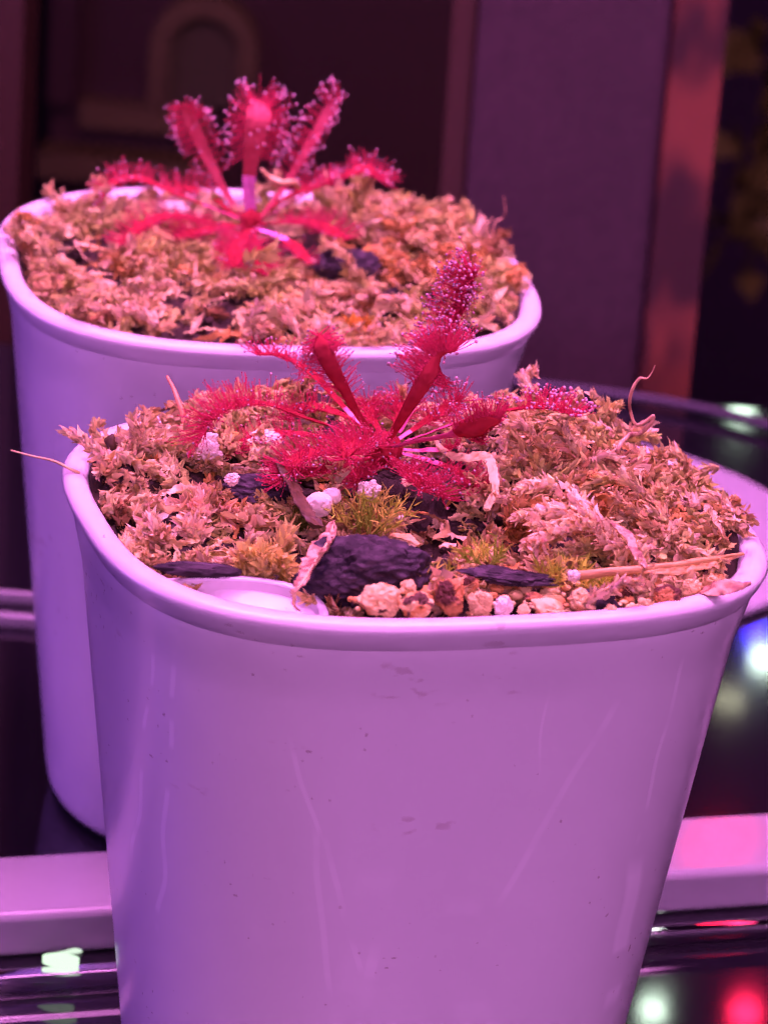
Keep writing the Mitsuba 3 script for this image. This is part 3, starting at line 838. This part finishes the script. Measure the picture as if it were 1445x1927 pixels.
obj(nm('perlite_grain'), rock(REAR.at(588, 492, .002), (.0006, .0006, .0006), 2, .3, 2, 151), 'perlite_white', True, label='tiny perlite grain at the tip of a bright petiole in the rear pot', cat='perlite grain')

# straw, dry leaf, wood chips, fibres
P = [FRONT.at(*p) for p in ((1088, 1082, .0012), (1160, 1076, .0016), (1240, 1068, .0020), (1320, 1056, .0022), (1398, 1042, .0020))]
obj('dry_straw__stalk', tube(P, [.00052, .00055, .00050, .0004, .00018], 10, wob=(.002, .00012)), 'straw', True)
Q = [FRONT.at(*p) for p in ((1210, 1078, .0017), (1270, 1076, .0016), (1330, 1066, .0016), (1392, 1046, .0018))]
obj('dry_straw__sheath', ribbon(Q, [.0003, .0011, .0009, .0002], (0, -.6, .8), fold=.5, seed=90, **{**jag, 'jag': .1}), 'straw', 40)
obj('dry_straw__frayed_end', rock(FRONT.at(1080, 1084, .0012), (.0007, .0007, .0007), 3, .4, 3, 91), 'perlite_white', True)
tag('dry_straw', 'straight golden straw lying across the right front of the front pot', 'straw')
P = [FRONT.at(*p) for p in ((628, 985, .0028), (618, 1020, .0026), (600, 1050, .0024), (575, 1090, .0022), (556, 1118, .0012), (552, 1138, .0000))]
obj('dry_leaf__blade', ribbon(P, [.0006, .0026, .0030, .0016, .0011, .0003], (-.35, -.75, .55), fold=.55, seed=95, thick=.00015, jag=.22, n=50, m=9, jfreq=1100., bump=.0007, twist=.5), 'dry_leaf_brown', 40)
P2 = [p + np.array([0, -.0004, .0003]) for p in P]
obj('dry_leaf__midrib', tube(P2, [.0001, .0002, .0002, .00012], 6), 'pale_strand', True)
obj('dry_leaf__torn_tip', tube([FRONT.at(*p) for p in ((552, 1132, .0002), (556, 1144, -.0002), (566, 1150, -.0004))], [.0002, .0001], 6), 'dry_leaf_brown', True)
tag('dry_leaf', 'shrivelled pinkish brown leaf hanging over the watering channel', 'leaf')
P = [FRONT.at(*p) for p in ((518, 862, .0050), (540, 900, .0036), (562, 945, .0022), (592, 992, .0008))]
obj('wood_chip', ribbon(P, [.0006, .0018, .0022, .0020], (.6, -.7, .4), fold=.3, seed=97, thick=.0003, jag=.14, n=40, m=7, jfreq=1500., bump=.0004), 'chip_brown', 40, label='brown split wood chip leaning from the sundew to the dry leaf', cat='wood chip')
P = [FRONT.at(*p) for p in ((735, 1008, .0006), (765, 1012, .001), (788, 1026, .0008))]
obj('wood_chip_001', ribbon(P, [.0004, .0012, .0005], (0, -.4, 1), fold=.3, seed=98, thick=.0002, jag=.2, n=24, m=5, jfreq=1500., bump=.0003), 'straw', 40, label='short straw coloured chip behind the bark chunk', cat='wood chip')
P = [FRONT.at(*p) for p in ((1310, 1118, -.001), (1340, 1112, .0004), (1372, 1108, .001), (1412, 1100, .0014))]
obj('wood_chip_002', ribbon(P, [.0012, .0024, .0020, .0003], (0, -.5, 1), fold=.35, seed=99, thick=.0003, jag=.15, n=30, m=7, jfreq=1300., bump=.0004), 'dry_leaf_brown', 40, label='flat pale brown chip at the right corner of the rim', cat='wood chip')
P = [FRONT.at(*p) for p in ((1150, 985, .0046), (1180, 1010, .004), (1195, 1040, .0032), (1215, 1070, .0022))]
obj('wood_chip_003', ribbon(P, [.0004, .0011, .0012, .0005], (.2, -.6, .8), fold=.3, seed=100, thick=.0002, jag=.2, n=30, m=5, jfreq=1300., bump=.0003), 'dry_leaf_brown', 40, label='narrow twisted chip slanting down to the straw', cat='wood chip')


def yc(px, py, yy):
    return at_y(px, py, yy)


obj('dry_fibre', tube([yc(*p) for p in ((20, 847, .005), (60, 858, .005), (100, 867, .004), (128, 880, .003), (150, 890, .003))], [.00010, .00014, .00020, .00018], 6), 'pale_strand', True, label='pale hair thin fibre sticking out past the left rim', cat='fibre')
obj('dry_fibre_001', tube([yc(*p) for p in ((313, 708, .022), (326, 735, .020), (343, 775, .018), (350, 815, .016), (347, 868, .013))], [.00018, .00034, .00040, .00030], 8, wob=(.003, .0003)), 'amber_sliver', True, label='amber upright sliver left of the front sundew', cat='fibre')
obj('dry_fibre_002', tube([yc(*p) for p in ((1232, 688, .010), (1220, 712, .010), (1202, 713, .010), (1187, 745, .010), (1186, 775, .010), (1200, 800, .010), (1228, 783, .010), (1222, 800, .010), (1205, 815, .010), (1180, 820, .009), (1160, 850, .007))],
                           [.00006, .0001, .00024, .0002, .00024, .00026, .00024, .0003, .0003], 6, n=60, wob=(.0015, .0002)), 'dry_leaf_brown', True, label='kinked thin rootlet rising above the right moss of the front pot', cat='rootlet')
obj('dry_fibre_003', tube([yc(*p) for p in ((949, 368, .115), (950, 395, .115), (944, 410, .115), (932, 416, .115), (926, 440, .115), (918, 462, .114))], [.00008, .00012, .0002, .0002], 6, n=40, wob=(.0015, .0002)), 'dry_leaf_brown', True, label='thin rootlet standing at the right rim of the rear pot', cat='rootlet')
obj('dry_fibre_004', tube([yc(*p) for p in ((288, 776, .03), (310, 770, .03), (350, 760, .028), (372, 748, .026))], [.00018, .00022, .0004, .0003], 6), 'chip_brown', True, label='small dark stick behind the amber sliver', cat='stick')
obj('moss_stub', tube([FRONT.at(*p) for p in ((205, 822, .003), (218, 845, .0015), (226, 870, -.001))], [.0007, .0008, .0007], 8, wob=(.001, .0003)), 'chip_brown', True, label='stubby brown stem stub at the left rim of the front pot', cat='stub')

# ------------------------------------------------------------------ green live moss


def green_tuft(px, py, dz, w, h, n, label, seed, cols=((.42, .50, .06), (.70, .66, .14), (.24, .34, .04))):
    r = np.random.default_rng(seed)
    o = FRONT.at(px, py, dz)
    ms, cs = [], []
    for k in range(n):
        b = o + np.array([r.normal() * w * .4, r.normal() * w * .3, -.0008])
        lean = np.array([(b[0] - o[0]) / w * 1.3 + r.normal() * .35, (b[1] - o[1]) / w * 1.2 + r.normal() * .35 - .1, 1.0])
        d = unit(lean)
        L = h * r.uniform(.5, 1.1)
        side = unit(np.array([r.normal(), r.normal(), 0]))
        ms.append(ribbon([b, b + d * L * .5, b + d * L + side * L * .18], [.00022, .00026, .00003], r.normal(size=3), .00003, .3, 6, 3))
        c = np.array(cols)[r.integers(len(cols))] * r.uniform(.7, 1.25)
        cs.append(np.repeat(c[None], len(ms[-1][0]), 0))
        for q in range(7):                           # little leaves along each shoot
            s = b + d * L * r.uniform(.25, .95)
            dd = unit(d * .8 + r.normal(size=3) * .55)
            ms.append(ribbon([s, s + dd * .0006, s + dd * .0013], [.0001, .00024, .00003], r.normal(size=3), .00003, .3, 4, 3))
            cs.append(np.repeat((c * r.uniform(.9, 1.4))[None], len(ms[-1][0]), 0))
    obj(nm('green_moss_tuft'), join(ms), 'moss_bsdf', True, np.clip(np.vstack(cs), 0, .9), label, 'moss tuft')


green_tuft(690, 985, -.0006, .0034, .0052, 46, 'large bright green live moss tuft in the middle of the front pot', 41)
green_tuft(806, 1092, -.001, .0030, .0034, 22, 'sparse green moss sprigs above the pumice grains at the front rim', 42)
green_tuft(915, 1048, .0008, .0022, .0028, 16, 'small green moss sprigs behind the flat bark flake', 43)
green_tuft(1058, 1082, -.0004, .0030, .0036, 30, 'green moss sprigs beside the left end of the straw', 44)
green_tuft(1140, 1104, -.0008, .0022, .0016, 22, 'low olive moss patch under the straw', 45)
green_tuft(565, 985, -.001, .0022, .0024, 16, 'dim green moss sprigs behind the leaning wood chip', 46, cols=((.16, .20, .03), (.1, .14, .02)))

# ------------------------------------------------------------------ sundews


def tentacles(c, t, a, b, hw, lam, r, n, edge_len, mid_len, rad, dew_r, dew_p, ico, back=.0, droop=0.0, efrac=.62):
    """glandular hairs on the upper face and the margin; returns hairs, glands and drops"""
    N = len(c)
    s = r.beta(1.4, 1.0, n) * (1 - lam) + lam
    f = s * (N - 1)
    i = np.clip(f.astype(int), 0, N - 2)
    w = (f - i)[:, None]
    lerp = lambda x: x[i] * (1 - w) + x[i + 1] * w
    C, Tn, A, B = lerp(c), unit(lerp(t)), unit(lerp(a)), unit(lerp(b))
    h = hw[i] * (1 - w[:, 0]) + hw[i + 1] * w[:, 0]
    u = np.where(r.random(n) < efrac, np.sign(r.random(n) - .5) * r.uniform(.8, 1.0, n), r.uniform(-.85, .85, n))
    tip = np.clip((s - .86) / .14, 0, 1)
    base = C + B * (u * h)[:, None]
    edge = np.abs(u) ** 2
    ln = (mid_len + (edge_len - mid_len) * np.maximum(edge, tip * .9)) * r.uniform(.7, 1.15, n)
    d = unit(A * (1.05 - .75 * edge)[:, None] + B * (u * 1.0)[:, None] + Tn * (tip * 1.1 + .12)[:, None] + r.normal(size=(n, 3)) * .20)
    bend = unit(A * .8 + r.normal(size=(n, 3)) * .3 + np.array([0, 0, -droop]))
    k = 5
    q = np.linspace(0, 1, k)
    P = base[:, None] + d[:, None] * (ln[:, None] * q)[..., None] + bend[:, None] * (ln[:, None] * q ** 2 * .28)[..., None]
    tt = unit(np.gradient(P, axis=1))
    ref = unit(np.cross(tt, r.normal(size=(n, 1, 3))))
    ref2 = np.cross(tt, ref)
    m = 4
    ph = np.arange(m) / m * 2 * np.pi
    R = rad * np.array([1.5, 1.05, .85, .75, .7])
    V = P[:, :, None] + (np.cos(ph)[None, None, :, None] * ref[:, :, None] + np.sin(ph)[None, None, :, None] * ref2[:, :, None]) * R[None, :, None, None]
    ii, jj = np.meshgrid(np.arange(k - 1), np.arange(m), indexing='ij')
    j2 = (jj + 1) % m
    qd = np.stack([ii * m + jj, ii * m + j2, (ii + 1) * m + j2, (ii + 1) * m + jj], -1).reshape(-1, 4)
    tri = np.vstack([qd[:, [0, 1, 2]], qd[:, [0, 2, 3]]])
    hairs = (V.reshape(-1, 3), (np.arange(n)[:, None, None] * (k * m) + tri[None]).reshape(-1, 3))
    tips, td = P[:, -1], tt[:, -1]
    sv, sf = np.array(ICO[1].vertices), np.array(ICO[1].faces)
    gr = rad * 1.7
    gl = (tips[:, None] + sv[None] * gr + td[:, None] * (sv @ np.array([0, 0, 1.0]))[None, :, None] * 0).reshape(-1, 3), (np.arange(n)[:, None, None] * len(sv) + sf[None]).reshape(-1, 3)
    keep = r.random(n) < dew_p
    dt = (tips + td * gr * .6)[keep]
    dr2 = dew_r * r.uniform(.55, 1.2, keep.sum())
    sv, sf = np.array(ICO[ico].vertices), np.array(ICO[ico].faces)
    dw = ((dt[:, None] + sv[None] * dr2[:, None, None]).reshape(-1, 3), (np.arange(len(dt))[:, None, None] * len(sv) + sf[None]).reshape(-1, 3))
    return hairs, gl, dw


def leaf(key, pts, widths, facing, lam, n, seed, edge=.0024, mid=.0009, rad=.000052, dew=.00016, dew_p=.6, ico=2, pale=0, cup=.25, label=None, droop=0.0, efrac=.62, skin='sundew_red'):
    n = int(n * (.78 if ico == 1 else 1.05))
    c = spline(pts, 44)
    w = np.interp(np.linspace(0, 1, 44), np.linspace(0, 1, len(widths)), widths)
    w = np.convolve(np.pad(w, 3, mode='edge'), np.ones(7) / 7, 'valid')
    x = np.linspace(0, 1, 44)
    w = w * np.sqrt(np.clip((1.0 - x) / .16, .02, 1))
    t, a, b = frames(c, unit(facing))
    m = 9
    u = np.linspace(-1, 1, m)
    th = np.minimum(.00055, .12 * w + .00012)
    hw = w / 2
    top = c[:, None] + b[:, None] * (u[None] * hw[:, None])[..., None] + a[:, None] * (cup * u[None] ** 2 * hw[:, None])[..., None]
    off = a[:, None] * (th[:, None] / 2 * np.sqrt(1 - .92 * u[None] ** 2))[..., None]
    rr = np.random.default_rng(seed)
    nz = (meshkit.fbm(top * 900, 3, seed % 50) - .5)[..., None] * a[:, None] * .0004
    n44 = 44
    v = np.vstack([(top + off + nz).reshape(-1, 3), (top - off + nz).reshape(-1, 3)])
    i, j = np.meshgrid(np.arange(n44 - 1), np.arange(m - 1), indexing='ij')
    q = np.stack([i * m + j, i * m + j + 1, (i + 1) * m + j + 1, (i + 1) * m + j], -1).reshape(-1, 4)
    K = n44 * m
    f = [q, q[:, ::-1] + K]
    k = np.arange(n44 - 1)
    f += [np.stack([k * m, (k + 1) * m, (k + 1) * m + K, k * m + K], -1), np.stack([k * m + m - 1, k * m + m - 1 + K, (k + 1) * m + m - 1 + K, (k + 1) * m + m - 1], -1)]
    k = np.arange(m - 1)
    f += [np.stack([k + (n44 - 1) * m, k + 1 + (n44 - 1) * m, k + 1 + (n44 - 1) * m + K, k + (n44 - 1) * m + K], -1)]
    f = np.vstack(f)
    f = np.vstack([f[:, [0, 1, 2]], f[:, [0, 2, 3]]])
    if pale:
        row = np.arange(len(v)) % K // m
        isp = (row[f].max(1) < pale * 44)
        obj(key + '__petiole', (v, f[isp]), 'sundew_pale' if seed in (301, 310) else 'sundew_stalk', True)
        f = f[~isp]
    obj(key, (v, f), skin, True, label=label)
    if n:
        hairs, gl, dw = tentacles(c, t, a, b, hw, lam, rr, n, edge, mid, rad, dew, dew_p, ico, droop=droop, efrac=efrac)
        obj(key + '__tentacles', hairs, 'tentacle_red', True, kind='stuff')
        obj(key + '__glands', gl, 'gland_red', True, kind='stuff')
        if len(dw[0]):
            obj(key + '__dew', dw, 'dew_glass', True, kind='stuff')


def lf(plant, pts, widths, facing, lam, n, seed, **k):
    leaf(nm(plant + '__leaf'), [at_y(*p) for p in pts], [w * 1e-3 for w in widths], facing, lam, n, seed, **k)


S = 'red_sundew'
# upright paddle seen from its back
lf(S, [(722, 838, .013), (680, 790, .011), (648, 735, .009), (622, 690, .008), (606, 655, .008), (600, 628, .0095)], (.5, .8, 1.4, 2.1, 2.4, 1.7), (-.12, .95, .3), .35, 210, 201, edge=.0022, dew_p=.45, label='upright paddle leaf seen from its dark red back')
# behind it, arching left with hanging hairs
lf(S, [(705, 820, .016), (650, 770, .019), (600, 715, .021), (560, 685, .022), (520, 668, .021), (485, 668, .019)], (.5, .7, 1.0, 1.2, 1.1, .7), (-.3, -.25, 1), .38, 150, 202, pale=.22, edge=.0027, dew_p=.2, droop=.5)
# long arching left leaf
lf(S, [(690, 835, .012), (630, 806, .010), (570, 785, .008), (505, 762, .007), (445, 762, .006), (400, 784, .005), (372, 826, .004)], (.6, .8, .9, 1.1, 1.3, 1.3, .8), (-.1, -.15, 1), .40, 300, 203, pale=.22, edge=.0031, mid=.0020, dew_p=.08, label='long arching leaf drooping over the left moss')
# fuzzy leaves low at the left front
lf(S, [(700, 850, .010), (650, 850, .006), (600, 852, .002), (555, 868, -.001), (535, 895, -.002)], (.7, 1.1, 1.8, 1.9, 1.1), (-.1, -.25, 1), .25, 240, 204, edge=.0027, mid=.0018, dew_p=.12)
lf(S, [(690, 838, .016), (600, 822, .016), (520, 818, .014), (455, 836, .012), (410, 868, .010)], (.6, .9, 1.4, 1.5, .8), (-.1, -.3, 1), .3, 210, 205, edge=.0023, dew_p=.08)
# short leaf towards the viewer
lf(S, [(716, 850, .010), (698, 836, .006), (676, 832, .002), (656, 842, -.001), (648, 866, -.003)], (.8, 1.4, 2.2, 2.4, 1.4), (0, -.15, 1), .2, 260, 206, edge=.0026, mid=.0019, dew_p=.05, label='short broad leaf bending towards the front')
lf(S, [(695, 815, .020), (650, 785, .022), (600, 768, .023), (560, 770, .022), (540, 790, .020)], (.5, .9, 1.8, 1.9, 1.0), (.1, -.2, 1), .35, 130, 207, edge=.0021, dew_p=.1)
# red stalked leaf to the right, back towards us, folding forward at the top
lf(S, [(728, 835, .011), (752, 795, .008), (782, 745, .006), (808, 702, .006), (828, 672, .008), (838, 652, .012)], (.7, 1.1, 1.8, 2.3, 2.4, 1.5), (.08, .95, .3), .46, 430, 208, edge=.0037, mid=.0022, dew_p=.5, dew=.00018, label='wide leaf with a smooth dark red back and long hairs')
# tall leaf at the back right
lf(S, [(752, 815, .016), (790, 745, .019), (825, 665, .020), (855, 605, .0205), (876, 550, .021), (890, 510, .021)], (.6, .9, 1.5, 1.7, 1.7, 1.1), (-.55, -.55, .55), .40, 460, 209, pale=.22, edge=.0032, mid=.0020, dew_p=.6, dew=.00018, label='tallest leaf leaning right, thick with clear drops')
# pale petiole and round dark red blade at the right
lf(S, [(738, 842, .010), (790, 830, .006), (845, 820, .002), (875, 814, .000), (908, 803, .000), (942, 790, .001)], (.6, .7, .8, 3.0, 4.6, 2.6), (.15, .75, .5), .52, 260, 210, edge=.0025, pale=.5, dew_p=.25, label='pink stalked leaf with a round dark red blade')
# far right leaf
lf(S, [(760, 832, .016), (850, 800, .015), (930, 778, .014), (990, 768, .013), (1045, 768, .012), (1084, 784, .010)], (.6, .7, 1.0, 1.2, 1.3, .8), (0, .0, 1), .55, 190, 211, pale=.22, edge=.0022, mid=.0020, dew_p=.40, dew=.00022, label='far right leaf with upright stalked drops')
# a tangle of small old leaves low round the crown
lf(S, [(735, 858, .008), (758, 880, .005), (780, 898, .002), (795, 925, .000)], (.7, 1.3, 1.7, 1.0), (.2, -.3, 1), .2, 190, 212, edge=.0023, dew_p=.05)
lf(S, [(740, 862, .008), (785, 890, .004), (815, 912, .002), (835, 938, .001)], (.7, 1.2, 1.6, 1.0), (.3, -.2, 1), .3, 170, 218, edge=.0022, dew_p=.08)
lf(S, [(745, 852, .013), (800, 866, .012), (850, 884, .010), (885, 908, .007), (892, 930, .005)], (.6, .8, 1.3, 1.5, .9), (.1, -.3, 1), .4, 150, 213, edge=.0024, pale=.4, dew_p=.06)
lf(S, [(700, 862, .008), (640, 878, .004), (590, 888, .001), (545, 892, -.001), (515, 910, -.002)], (.7, 1.1, 1.6, 1.5, .8), (-.1, -.3, 1), .3, 180, 214, edge=.0024, dew_p=.03)
lf(S, [(712, 862, .008), (690, 880, .005), (672, 892, .003), (664, 912, .002)], (.7, 1.2, 1.6, 1.0), (-.1, -.3, 1), .25, 150, 219, edge=.0022, dew_p=.04)
lf(S, [(735, 825, .018), (748, 795, .022), (756, 772, .025), (760, 752, .028)], (.6, 1.0, 1.4, .9), (0, -.7, .7), .3, 170, 215, edge=.0026, dew_p=.1)
lf(S, [(720, 822, .018), (705, 796, .021), (696, 775, .023), (692, 758, .025)], (.6, .9, 1.3, .8), (0, -.7, .7), .3, 140, 220, edge=.0024, dew_p=.1)
lf(S, [(745, 830, .018), (790, 800, .021), (830, 775, .023), (868, 752, .024)], (.5, .7, 1.5, 1.1), (0, -.6, .8), .4, 150, 216, pale=.22, edge=.0027, dew_p=.4)
lf(S, [(742, 846, .012), (790, 848, .011), (830, 846, .010), (862, 838, .009)], (.5, .6, .8, .6), (0, -.5, .9), .7, 30, 221, edge=.0018, pale=.7, dew_p=.1)
obj(S + '__crown', rock(at_y(722, 848, .012), (.0022, .0020, .0022), 3, .3, 2, 217), 'sundew_red', True)
tag(S, 'red sundew rosette with sticky hairs growing in the front pot', 'sundew')

S = 'red_sundew_001'
kw = dict(ico=1, rad=.000048, efrac=.85)
lf(S, [(472, 405, .113), (468, 355, .112), (472, 305, .111), (480, 258, .110), (486, 218, .110), (488, 190, .113)], (1.7, 1.9, 2.2, 3.4, 3.9, 2.8), (.1, -.85, .4), .42, 280, 301, edge=.0036, dew_p=.45, dew=.00026, pale=.30, label='upright middle leaf with a bright bare pink stalk', skin='sundew_rose', **{**kw, 'efrac': .94})
lf(S, [(455, 408, .115), (425, 362, .117), (398, 310, .118), (375, 262, .118), (356, 222, .118), (345, 196, .117)], (.9, 1.0, 1.6, 1.9, 2.1, 1.3), (-.2, -.6, .6), .3, 230, 302, edge=.0029, dew_p=.4, dew=.00024, label='upright leaf leaning left', skin='sundew_rose', **{**kw, 'efrac': .94})
lf(S, [(488, 412, .115), (525, 365, .117), (560, 312, .118), (590, 262, .118), (618, 215, .118), (640, 182, .117)], (.7, .9, 1.4, 1.9, 2.2, 1.8), (-.3, -.55, .6), .3, 230, 303, edge=.0028, dew_p=.5, dew=.00026, label='upright leaf leaning right', skin='sundew_rose', **{**kw, 'efrac': .94})
lf(S, [(488, 415, .112), (540, 385, .110), (600, 352, .108), (650, 330, .106), (690, 320, .106), (718, 338, .106)], (.6, .8, 1.4, 2.2, 2.4, 1.3), (.1, -.2, 1), .35, 270, 304, pale=.25, edge=.0030, dew_p=.25, dew=.00022, **kw)
lf(S, [(450, 412, .112), (390, 388, .111), (325, 362, .110), (265, 338, .109), (218, 343, .108), (190, 370, .107)], (.6, .8, 1.3, 1.8, 1.9, 1.1), (-.1, -.2, 1), .35, 270, 305, pale=.25, edge=.0026, dew_p=.2, dew=.0002, **kw)
lf(S, [(450, 425, .108), (390, 416, .102), (320, 406, .096), (270, 424, .092), (225, 458, .088)], (.7, .9, 1.5, 1.8, 1.1), (-.2, -.5, .8), .30, 290, 306, edge=.0025, mid=.0016, dew_p=.04, **kw)
lf(S, [(450, 410, .117), (405, 378, .120), (360, 358, .121), (318, 356, .120)], (.7, 1.2, 1.7, 1.0), (0, -.4, .9), .25, 260, 307, edge=.0026, mid=.0016, dew_p=.15, dew=.0002, **kw)
lf(S, [(490, 422, .106), (545, 416, .100), (600, 424, .094), (655, 450, .089)], (.6, 1.0, 1.8, 1.4), (.1, -.4, .9), .28, 290, 308, edge=.0025, mid=.0016, dew_p=.05, **kw)
lf(S, [(468, 432, .102), (456, 448, .093), (446, 472, .087), (440, 502, .083)], (.9, 1.6, 2.4, 1.8), (-.1, -.5, .8), .15, 320, 309, edge=.0027, mid=.0018, dew_p=.05, **kw)
lf(S, [(482, 430, .103), (525, 446, .095), (558, 468, .090), (585, 496, .086)], (.7, 1.3, 1.9, 1.0), (.1, -.5, .9), .5, 60, 310, edge=.0016, dew_p=.05, pale=.45, **kw)
lf(S, [(475, 432, .104), (482, 460, .094), (490, 485, .089), (486, 512, .086)], (.7, 1.3, 1.6, 1.0), (.2, -.5, .7), .2, 260, 311, edge=.0027, mid=.0018, dew_p=.03, **kw)
lf(S, [(485, 408, .116), (540, 372, .119), (590, 350, .121), (628, 345, .121)], (.6, .9, 1.6, 1.1), (.1, -.3, .9), .3, 170, 312, edge=.0024, dew_p=.2, dew=.0002, **kw)
lf(S, [(455, 425, .108), (410, 428, .102), (370, 436, .097), (330, 446, .094)], (.6, 1.0, 1.5, 1.0), (-.1, -.5, .8), .28, 260, 314, edge=.0025, mid=.0016, dew_p=.03, **kw)
obj(S + '__crown', rock(at_y(472, 420, .110), (.0018, .0018, .0022), 3, .3, 2, 317), 'sundew_red', True)
tag(S, 'red sundew with upright leaves growing in the rear pot', 'sundew')
